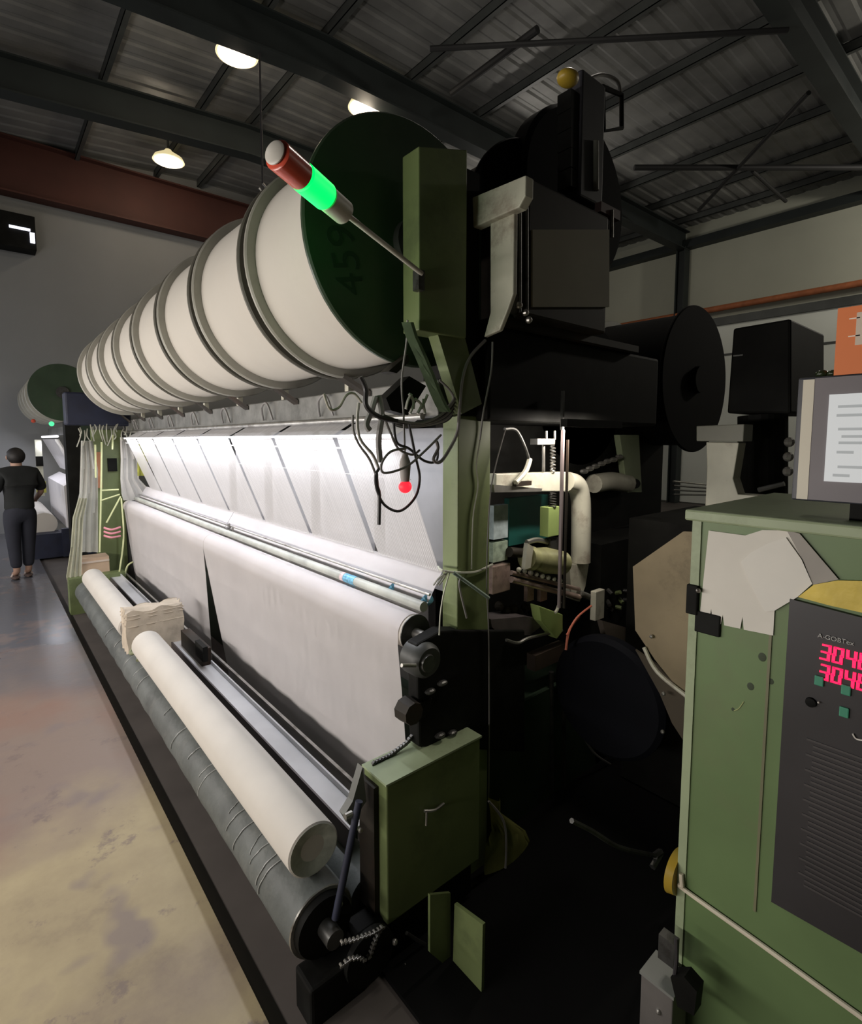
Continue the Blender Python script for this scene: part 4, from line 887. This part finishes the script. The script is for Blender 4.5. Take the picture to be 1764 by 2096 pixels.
# white cord on the cabinet front
MB().tube([at(1397, 1790, X=XF - .01) + Vector((0, 0.004, 0)), at(1396, 1812, X=XF - .012), at(1402, 1822, X=XF - .008), at(1560, 1935, X=XF - .007), at(1764, 2083, X=XF - .007), at(1950, 2215, X=XF - .007)], 0.006, 8).build('white_cord', mat('cream_cord', (0.66, 0.60, 0.47), 0.5), CB, smooth=True)
MB().lathe(at(1403, 1795, X=XF + .02) + Vector((0, 0.012, 0)), (0, 1, 0), [(0, 0.0), (0.0, 0.055), (0.02, 0.06), (0.03, 0.0)], 26).build('yellow_disc', yellow_rub, CB, smooth=True, label='yellow disc behind the cabinet edge')
# latch
MB().box(at(1402, 1255, X=XF - .012), at(1428, 1200, X=XF - .012) + Vector((0.03, 0.0, 0))).build('latch', black, CB, bevel=0.003)
MB().box(at(1420, 1292, X=XF - .008), at(1474, 1262, X=XF - .008) + Vector((0.01, 0, 0))).build('latch', black, CB, bevel=0.003)
MB().ball(at(1429, 1209, X=XF - .014), 0.006, n=8).build('latch_pin', steel, CB)
# wear marks
wear = mat('grease_smudge', (0.035, 0.05, 0.025), 0.7); scr = mat('scratch', (0.35, 0.38, 0.16), 0.6)
for (px, py, r) in ((1536, 1405, .008), (1578, 1395, .006), (1560, 1345, .009), (1500, 1452, .004)):
    MB().ball(at(px, py, X=XF), r, (0.08, 1, 1.2), n=12).build('grease_smudge', wear, CB)
MB().tube([at(1502, 1455, X=XF - .001), at(1512, 1450, X=XF - .001), at(1522, 1436, X=XF - .001)], 0.001, 5).build('scratch', scr, CB)

# papers
pp = XF - 0.004
def sheet(pix, X, m, name, label, off=0.0012, parent=None):
    b = MB(); b.prism([at(px, py, X=X) for px, py in pix], (off, 0, 0)); o = b.build(name, m, parent)
    if parent is None: tag(o, label, 'paper')
    return o
sheet([(1450, 1086), (1525, 1096), (1560, 1085), (1612, 1086), (1640, 1130), (1640, 1190), (1585, 1250), (1582, 1301), (1548, 1294), (1522, 1289), (1519, 1262), (1515, 1287), (1482, 1280), (1479, 1258), (1475, 1278), (1459, 1275), (1455, 1246), (1452, 1273), (1440, 1270), (1432, 1258)], pp, paper, 'paper_sheet', 'large cream paper sheet with torn lower edge stuck on the green cabinet')
sheet([(1516, 1150), (1535, 1132), (1572, 1112), (1608, 1100), (1640, 1145), (1662, 1195), (1632, 1222), (1585, 1250), (1565, 1252), (1540, 1205)], pp - .004, paper2, 'paper_sheet', 'smaller folded paper sheet on top of the large one, right of its centre')
sheet([(1610, 1086), (1636, 1092), (1716, 1186), (1663, 1197), (1645, 1150)], pp - .002, mat('grey_paper', (0.33, 0.31, 0.28), 0.8), 'paper_sheet', 'grey paper corner running down right towards the yellow tape')
o = sheet([(1633, 1222), (1665, 1197), (1715, 1188), (1790, 1190), (1860, 1230), (1860, 1282), (1764, 1254), (1700, 1240)], XF - 0.014, yellowt, 'yellow_tape', '', 0.003); tag(o, 'wide yellow tape across the top of the black instrument panel', 'tape')

# instrument panel
XP = XF - 0.012
MB().prism([at(1616, 1226, X=XP), at(1900, 1300, X=XP), at(1900, 2030, X=XP), at(1578, 1846, X=XP)], (0.012, 0, 0)).build('instrument_panel', panel_m, CB, label='black instrument panel with red digits')
pn = [c for c in CB.children if c.name.startswith('instrument_panel')][0]
redled = emit('red_led', (1.0, 0.008, 0.07), 2.0, (0.3, 0.0, 0.02))
SEG = {'3': 'abcdg', '0': 'abcdef', '4': 'bcfg', '8': 'abcdefg'}
# digits run towards the camera along -Y on the X = const face
def digit(ch, y, z, w, h, m):
    """y = left edge (larger y), runs to smaller y"""
    th = w * 0.27; b = MB(); S = {
        'a': ((0, h), (w, h)), 'd': ((0, 0), (w, 0)), 'g': ((0, h / 2), (w, h / 2)),
        'f': ((0, h / 2), (0, h)), 'e': ((0, 0), (0, h / 2)), 'b': ((w, h / 2), (w, h)), 'c': ((w, 0), (w, h / 2))}
    for s_ in SEG[ch]:
        (u0, v0), (u1, v1) = S[s_]
        sh = lambda v: v * 0.12
        y0, y1 = y - u0 - sh(v0), y - u1 - sh(v1)
        b.box((XP - 0.0025, min(y0, y1) - th / 2, z + min(v0, v1) - th / 2), (XP, max(y0, y1) + th / 2, z + max(v0, v1) + th / 2))
    b.build('display_digit', m, pn)
pA = at(1679, 1347, X=XP); pB = at(1757, 1372, X=XP); dy = (pA.y - pB.y) / 3
h1 = (at(1685, 1318, X=XP) - at(1683, 1349, X=XP)).z
for row, z in ((0, pA.z), (1, at(1679, 1388, X=XP).z)):
    for i, ch in enumerate('3048'):
        digit(ch, pA.y - i * dy, z, dy * 0.60, h1 * 0.92, redled)
M = Matrix.Translation(at(1673, 1304, X=XP - .002)) @ Matrix(((0, 0, -1, 0), (-1, 0, 0, 0), (0, 1, 0, 0), (0, 0, 0, 1)))
text_obj('panel_lettering', 'A-GOBTex', 0.0135, mat('grey_lettering', (0.40, 0.40, 0.38), 0.6), M, pn)
bt = mat('green_button', (0.05, 0.26, 0.16), 0.4, var=0.1)
for px, py in ((1677, 1393), (1732, 1412), (1728, 1457)):
    c = at(px, py, X=XP); MB().box(c - Vector((0.005, 0.0085, 0.011)), c + Vector((0, 0.0085, 0.011))).build('push_button', bt, pn, bevel=0.002)
c = at(1660, 1437, X=XP); MB().lathe(c, (-1, 0, 0), [(0, 0.011), (0.006, 0.010), (0.008, 0.0)], 20).build('dial', black, pn, smooth=True)
MB().ball(at(1675, 1438, X=XP - .006), 0.0022, n=8).build('indicator', white_p, pn)
MB().tube([at(1745, 1502, X=XP - .003), at(1752, 1512, X=XP - .003), at(1768, 1516, X=XP - .003)], 0.002, 5).build('indicator', white_p, pn)
p0 = at(1645, 1510, X=XP)
for i in range(30):
    z = p0.z - i * 0.0118
    if z < 0.70: break
    MB().box((XP - 0.002, 0.05, z - 0.002), (XP, p0.y - 0.006 - (0.012 if i % 3 else 0), z + 0.0025)).build('louvre_slat', mat('louvre_grey', (0.055, 0.05, 0.05), 0.5), pn)

# monitor on top of the cabinet
XM = 1.44
t = thing('monitor', 'square flat monitor with pale lit screen on top of the cabinet', 'monitor', (XM + .05, 0.2, 1.573))
TL = at(1640, 773, X=XM); BL = at(1630, 1024, X=XM); yl = at(1625, 900, X=XM).y; ztop, zbot = TL.z, BL.z
MB().box((XM + .004, yl - 0.46, zbot), (XM + 0.06, yl, ztop)).build('casing', mat('slate_casing', (0.035, 0.037, 0.045), 0.45), t, bevel=0.004)
ya = at(1660, 900, X=XM).y; yb_ = at(1692, 900, X=XM).y
MB().box((XM, yl - 0.455, zbot + .004), (XM + .006, ya, ztop - .004)).build('bezel', bezel, t)
MB().box((XM - .001, ya, zbot + .004), (XM + .006, at(1637, 900, X=XM).y, ztop - .006)).build('pale_strip', mat('pale_strip', (0.62, 0.58, 0.47), 0.5, var=0.04), t)
zs1 = at(1695, 808, X=XM).z; zs0 = at(1690, 985, X=XM).z
scr_o = MB().box((XM - .003, yl - 0.38, zs0), (XM, yb_, zs1)).build('screen', emit('screen_glow', (0.62, 0.64, 0.64), 0.62, (0.25, 0.25, 0.25)), t)
ink = emit('screen_ink', (0.4, 0.42, 0.42), 0.62, (0.1, 0.1, 0.1))
for (py, x0, l) in ((832, 1715, .2), (850, 1712, .2), (878, 1715, .25), (893, 1722, .25), (906, 1716, .25), (925, 1712, .03), (955, 1714, .2), (972, 1704, .03)):
    a = at(x0, py, X=XM - .003); MB().box((XM - .0036, a.y - l, a.z - .0035), (XM - .003, a.y, a.z + .0025)).build('text_line', ink, scr_o)
MB().box((XM + .01, yl - 0.30, 1.573), (XM + .05, yl - 0.11, zbot + .01)).build('stand', black, t)
# orange box and rolls on the monitor top
XO = XM + .005
OL = at(1711, 690, X=XO); zt = at(1712, 632, X=XO).z; zo = ztop
t = thing('orange_box', 'bright orange box with white line drawing on top of the monitor', 'box', (XO, OL.y - .05, zo))
MB().box((XO, OL.y - 0.17, zo), (XO + .06, OL.y, zt)).build('carton', orange, t)
wl = mat('white_print', (0.85, 0.78, 0.66), 0.6)
for (x0, x1, py, hh) in ((1738, 1760, 653, .0012), (1736, 1760, 689, .0012)):
    a = at(x0, py, X=XO); c = at(x1, py, X=XO); MB().box((XO - .001, c.y, a.z - hh), (XO, a.y, a.z + hh)).build('print_line', wl, t)
a = at(1754, 640, X=XO); c = at(1764, 705, X=XO); MB().box((XO - .001, a.y - .08, c.z), (XO, a.y, a.z)).build('print_panel', mat('pale_print', (0.62, 0.52, 0.42), 0.6), t)
for i, (px, r) in enumerate(((1682, .010), (1704, .009))):
    c = at(px, 760, X=XM + .03); o = MB().ball((c.x, c.y, ztop + r * .8), r, (1, 1.3, .9), n=14).build('dark_pebble', mat('glossy_green_black', (0.02, 0.028, 0.012), 0.2), smooth=True)
    tag(o, ['left', 'right'][i] + ' of two small glossy dark knobs on the monitor top', 'knob')

# grey junction box low beside the cabinet
XJ = 1.27; a = at(1310, 2096, X=XJ)
t = thing('junction_box', 'grey junction box with black plugs low beside the cabinet', 'box', (1.31, .6, 0.15))
p1 = at(1312, 1990, X=XJ); p2 = at(1378, 2028, X=XJ)
MB().box((XJ, p2.y, 0.02), (XJ + 0.085, p1.y, p1.z)).build('casing', mat('dim_grey_casing', (0.16, 0.15, 0.14), 0.5, 0.2, var=0.2), t, bevel=0.003)
MB().box((XJ - .003, p2.y - .003, p1.z - .004), (XJ + .088, p1.y + .003, p1.z + .004)).build('lid', mat('lid_grey', (0.26, 0.27, 0.25), 0.4, 0.3), t)
MB().box(at(1346, 1960, X=XJ + .03), at(1380, 1935, X=XJ + .03) + Vector((.03, 0, 0))).build('plug', steel_d, t)
MB().prism([at(1372, 2000, X=XJ - .02), at(1400, 2000, X=XJ - .02), at(1426, 2030, X=XJ - .02), at(1420, 2080, X=XJ - .02), at(1386, 2060, X=XJ - .02)], (.04, 0, 0)).build('plug', black, t)
MB().tube([at(1384, 1920, X=XJ), at(1384, 1970, X=XJ - .005), at(1378, 2010, X=XJ - .01)], .005).build('lead', cable_d, t)
MB().ball(at(1348, 2070, X=XJ), .008, n=10).build('screw', steel, t)

# ================================================================== BACKGROUND MACHINE
B = thing('distant_knitting_machine', 'second knitting machine far down the hall behind the standing person', 'machine', (1.0, 9.6, -0.09))
MB().box((0.98, 9.62, 1.82), (1.15, 12.3, 1.95)).build('rail', rail_m, B)
MB().box((1.05, 9.55, 0.0), (1.4, 9.75, 2.0)).build('end_frame', green_dark, B)
MB().box((0.85, 9.5, 0.0), (1.3, 9.62, 0.42)).build('gear_box', navy, B)
MB().box((0.50, 9.55, 0.0), (1.1, 9.9, 0.36)).build('base', navy, B)
MB().prism([(0.88, 9.7, 1.76), (1.12, 9.7, 1.22), (1.14, 9.7, 1.22), (0.90, 9.7, 1.76)], (0, 2.5, 0)).build('warp_yarns', cloth, B)
MB().prism([(0.92, 9.65, 1.05), (1.1, 9.65, 1.15), (1.1, 9.65, 1.10), (0.96, 9.65, 0.4), (0.94, 9.65, 0.4)], (0, 2.5, 0)).build('fabric', cloth, B)
MB().cyl((0.66, 9.8, 0.48), (0.66, 12.0, 0.48), 0.17).build('fabric_roll', cloth2, B, smooth=True)
MB().cyl((0.88, 9.68, 1.80), (0.88, 12.2, 1.80), 0.02, n=8).build('tube_lamp', emit('far_tube_glow', (0.92, 0.9, 1.0), 1.6, (.8, .8, .8)), B)
area('far_tube_lamp_light', (0.75, 10.9, 1.70), (0, R(40), 0), .05, 2.4, 16, (0.9, 0.9, 1.0))
MB().ball((0.80, 9.45, 1.98), 0.035, n=10).build('signal_lamp', emit('far_green', (0.1, 1.0, 0.4), 1.2), B)
MB().ball((0.60, 9.6, 2.02), 0.03, n=10).build('signal_lamp', redplastic, B)
MB().box((0.62, 9.9, 0.9), (0.70, 10.0, 1.75)).build('pale_post', mat('pale_post', (0.6, 0.6, 0.5), 0.6), B)
MB().box((0.615, 9.88, 1.35), (0.705, 9.9, 1.50)).build('post_switch', black, B)
MB().box((0.60, 9.86, 0.95), (0.72, 9.9, 1.12)).build('yellow_pad', yellowgreen, B)
for k in range(4):
    spool(9.6 + .66 * k, 10.22 + .66 * k, 0.97, 2.45, 0.42, yarn, flange_green if k == 0 else flange_m,
          'distant yarn beam on the far machine, %s in the row' % ordn[k].replace('nearest', 'first'), 'yarn beams of the distant machine')

# ================================================================== PERSON
def skinned(name, verts, edges, radii, m, parent, sub=2, label=None):
    off = LOC[parent.name]
    me = bpy.data.meshes.new(name); me.from_pydata([Vector(v) - off for v in verts], edges, [])
    o = bpy.data.objects.new(name, me); COL.objects.link(o); o.parent = parent
    sk = o.modifiers.new('skin', 'SKIN'); sk.use_smooth_shade = True
    for i, r in enumerate(radii):
        v = me.skin_vertices[0].data[i]; v.radius = r if isinstance(r, tuple) else (r, r); v.use_root = (i == 0)
    ss = o.modifiers.new('sub', 'SUBSURF'); ss.levels = sub; ss.render_levels = sub
    me.materials.append(m)
    if label: o['label'] = label
    return o
PXY = at(50, 1183, Z=0.0); px_, py_ = PXY.x, PXY.y
t = thing('person', 'person in black t-shirt and dark trousers standing in the aisle, seen from behind', 'person', (px_, py_, 0))
# local frame: person faces away (+Y) turned slightly left; s = to the right of the person
fa = R(18); fx = Vector((-math.sin(fa), math.cos(fa), 0)); sx = Vector((math.cos(fa), math.sin(fa), 0))
def W(s, f_, z): return Vector((px_, py_, 0)) + sx * s + fx * f_ + Vector((0, 0, z))
# body: head, neck, trunk, arms to the hands, legs to the ankles, one surface
vs = [W(0, 0, 0.90), W(0, 0, 1.10), W(0, -.01, 1.28), W(0, 0, 1.40), W(0, .015, 1.47), W(0, .03, 1.545),
      W(-.17, 0, 1.33), W(-.235, .0, 1.09), W(-.265, .12, 1.06), W(.17, 0, 1.33), W(.245, -.01, 1.09), W(.23, .15, .97),
      W(-.09, 0, .86), W(-.085, .0, .47), W(-.075, -.01, .09), W(.09, 0, .86), W(.08, .02, .47), W(.06, .02, .09),
      W(-.08, .1, .045), W(.07, .12, .045), W(0, .04, 1.585)]
es = [(0, 1), (1, 2), (2, 3), (3, 4), (4, 5), (2, 6), (6, 7), (7, 8), (2, 9), (9, 10), (10, 11), (0, 12), (12, 13), (13, 14), (0, 15), (15, 16), (16, 17), (14, 18), (17, 19), (5, 20)]
rs = [(.09, .07), (.11, .08), (.13, .09), (.055, .055), (.06, .065), (.078, .09), .05, .037, .026, .05, .037, .026, .06, .05, .038, .06, .05, .038, .03, .03, (.06, .07)]
skinned('body', vs, es, rs, skin, t)
# hands with fingers, joined to the forearm ends
for sgn, wr_ in ((-1, W(-.265, .12, 1.06)), (1, W(.23, .15, .97))):
    hv = [wr_ - fx * .02, wr_ + fx * .05 + Vector((0, 0, -.01)), wr_ + fx * .09 + Vector((0, 0, -.02))]; he = [(0, 1), (1, 2)]; hr = [.024, (.035, .018), (.03, .014)]
    for k in range(4):
        b0 = wr_ + fx * .09 + sx * (.03 - .02 * k) + Vector((0, 0, -.02)); i = len(hv); ln = (.034, .04, .037, .028)[k]
        hv += [b0, b0 + fx * ln + Vector((0, 0, -.01)), b0 + fx * (ln * 1.5) + Vector((0, 0, -.032))]; he += [(2, i), (i, i + 1), (i + 1, i + 2)]; hr += [.010, .009, .008]
    i = len(hv); b0 = wr_ + fx * .03 - sx * sgn * .03; hv += [b0, b0 + fx * .035 - sx * sgn * .018]; he += [(0, i), (i, i + 1)]; hr += [.011, .009]
    skinned('hand', hv, he, hr, skin, t, 1)
# t-shirt
vs = [W(0, 0, 1.05), W(0, 0, 0.86), W(0, -.01, 1.18), W(0, -.01, 1.31), W(0, 0, 1.43), W(-.175, -.005, 1.335), W(-.225, 0, 1.17), W(-.24, 0.01, 1.10), W(.175, -.005, 1.335), W(.235, -.01, 1.17), W(.25, 0.0, 1.10)]
es = [(0, 1), (0, 2), (2, 3), (3, 4), (3, 5), (5, 6), (6, 7), (3, 8), (8, 9), (9, 10)]
rs = [(.165, .125), (.175, .135), (.165, .125), (.15, .115), (.062, .062), .078, .068, .066, .078, .068, .066]
skinned('shirt', vs, es, rs, shirt_m, t)
vs = [W(0, 0, .88), W(0, 0, .95), W(-.09, 0, .78), W(-.085, 0, .47), W(-.075, -.01, .13), W(.09, 0, .78), W(.08, .02, .47), W(.06, .02, .13)]
es = [(0, 1), (0, 2), (2, 3), (3, 4), (0, 5), (5, 6), (6, 7)]
skinned('trousers', vs, es, [(.16, .125), (.15, .12), (.10, .105), .078, .062, (.10, .105), .078, .062], pants_m, t)
hm = MB(); hc = W(0, .012, 1.548); hm.ball(hc, .098, (1.0, 1.08, 1.08), n=22)
for v in list(hm.bm.verts):
    if v.co.z < 1.57 and (v.co - hc).dot(fx) > 0.0: v.co = hc + (v.co - hc) * 0.7
hm.build('hair', hair_m, t, smooth=True)
for s_ in (-1, 1): MB().ball(W(s_ * .088, .035, 1.53), .02, (.5, 1, 1.4), n=10).build('ear', skin, t, smooth=True)
fc = MB(); fc.ball(W(0, .135, 1.535), .014, (1, 1.3, 1.5), n=8); fc.build('nose', skin, t, smooth=True)
for s_ in (-1, 1): MB().ball(W(s_ * .032, .118, 1.56), .010, n=8).build('eye', black, t)
MB().box(W(-.02, .118, 1.492), W(.02, .126, 1.499)).build('mouth', mat('lips', (.3, .1, .08), .6), t)
for s_, f0 in ((-.078, 0.04), (.068, 0.06)):
    MB().ball(W(s_, f0, .022), .06, (.8, 2.0, .37), n=14).build('sandal', mat('brown_sandal', (.09, .06, .05), .6), t, smooth=True)
    MB().tube([W(s_ - .045, f0, .03), W(s_, f0 + .0, .085), W(s_ + .045, f0, .03)], .012).build('sandal_strap', mat('pale_strap', (.5, .42, .38), .6), t)
# pale thing held at the person's left side
o = MB().prism([W(-.29, .13, .93), W(-.20, .13, .93), W(-.19, .13, 1.10), W(-.28, .13, 1.12)], fx * .03).build('folded_cloth', cloth2, bevel=.005); tag(o, 'pale folded cloth held at the person\'s left side', 'cloth')
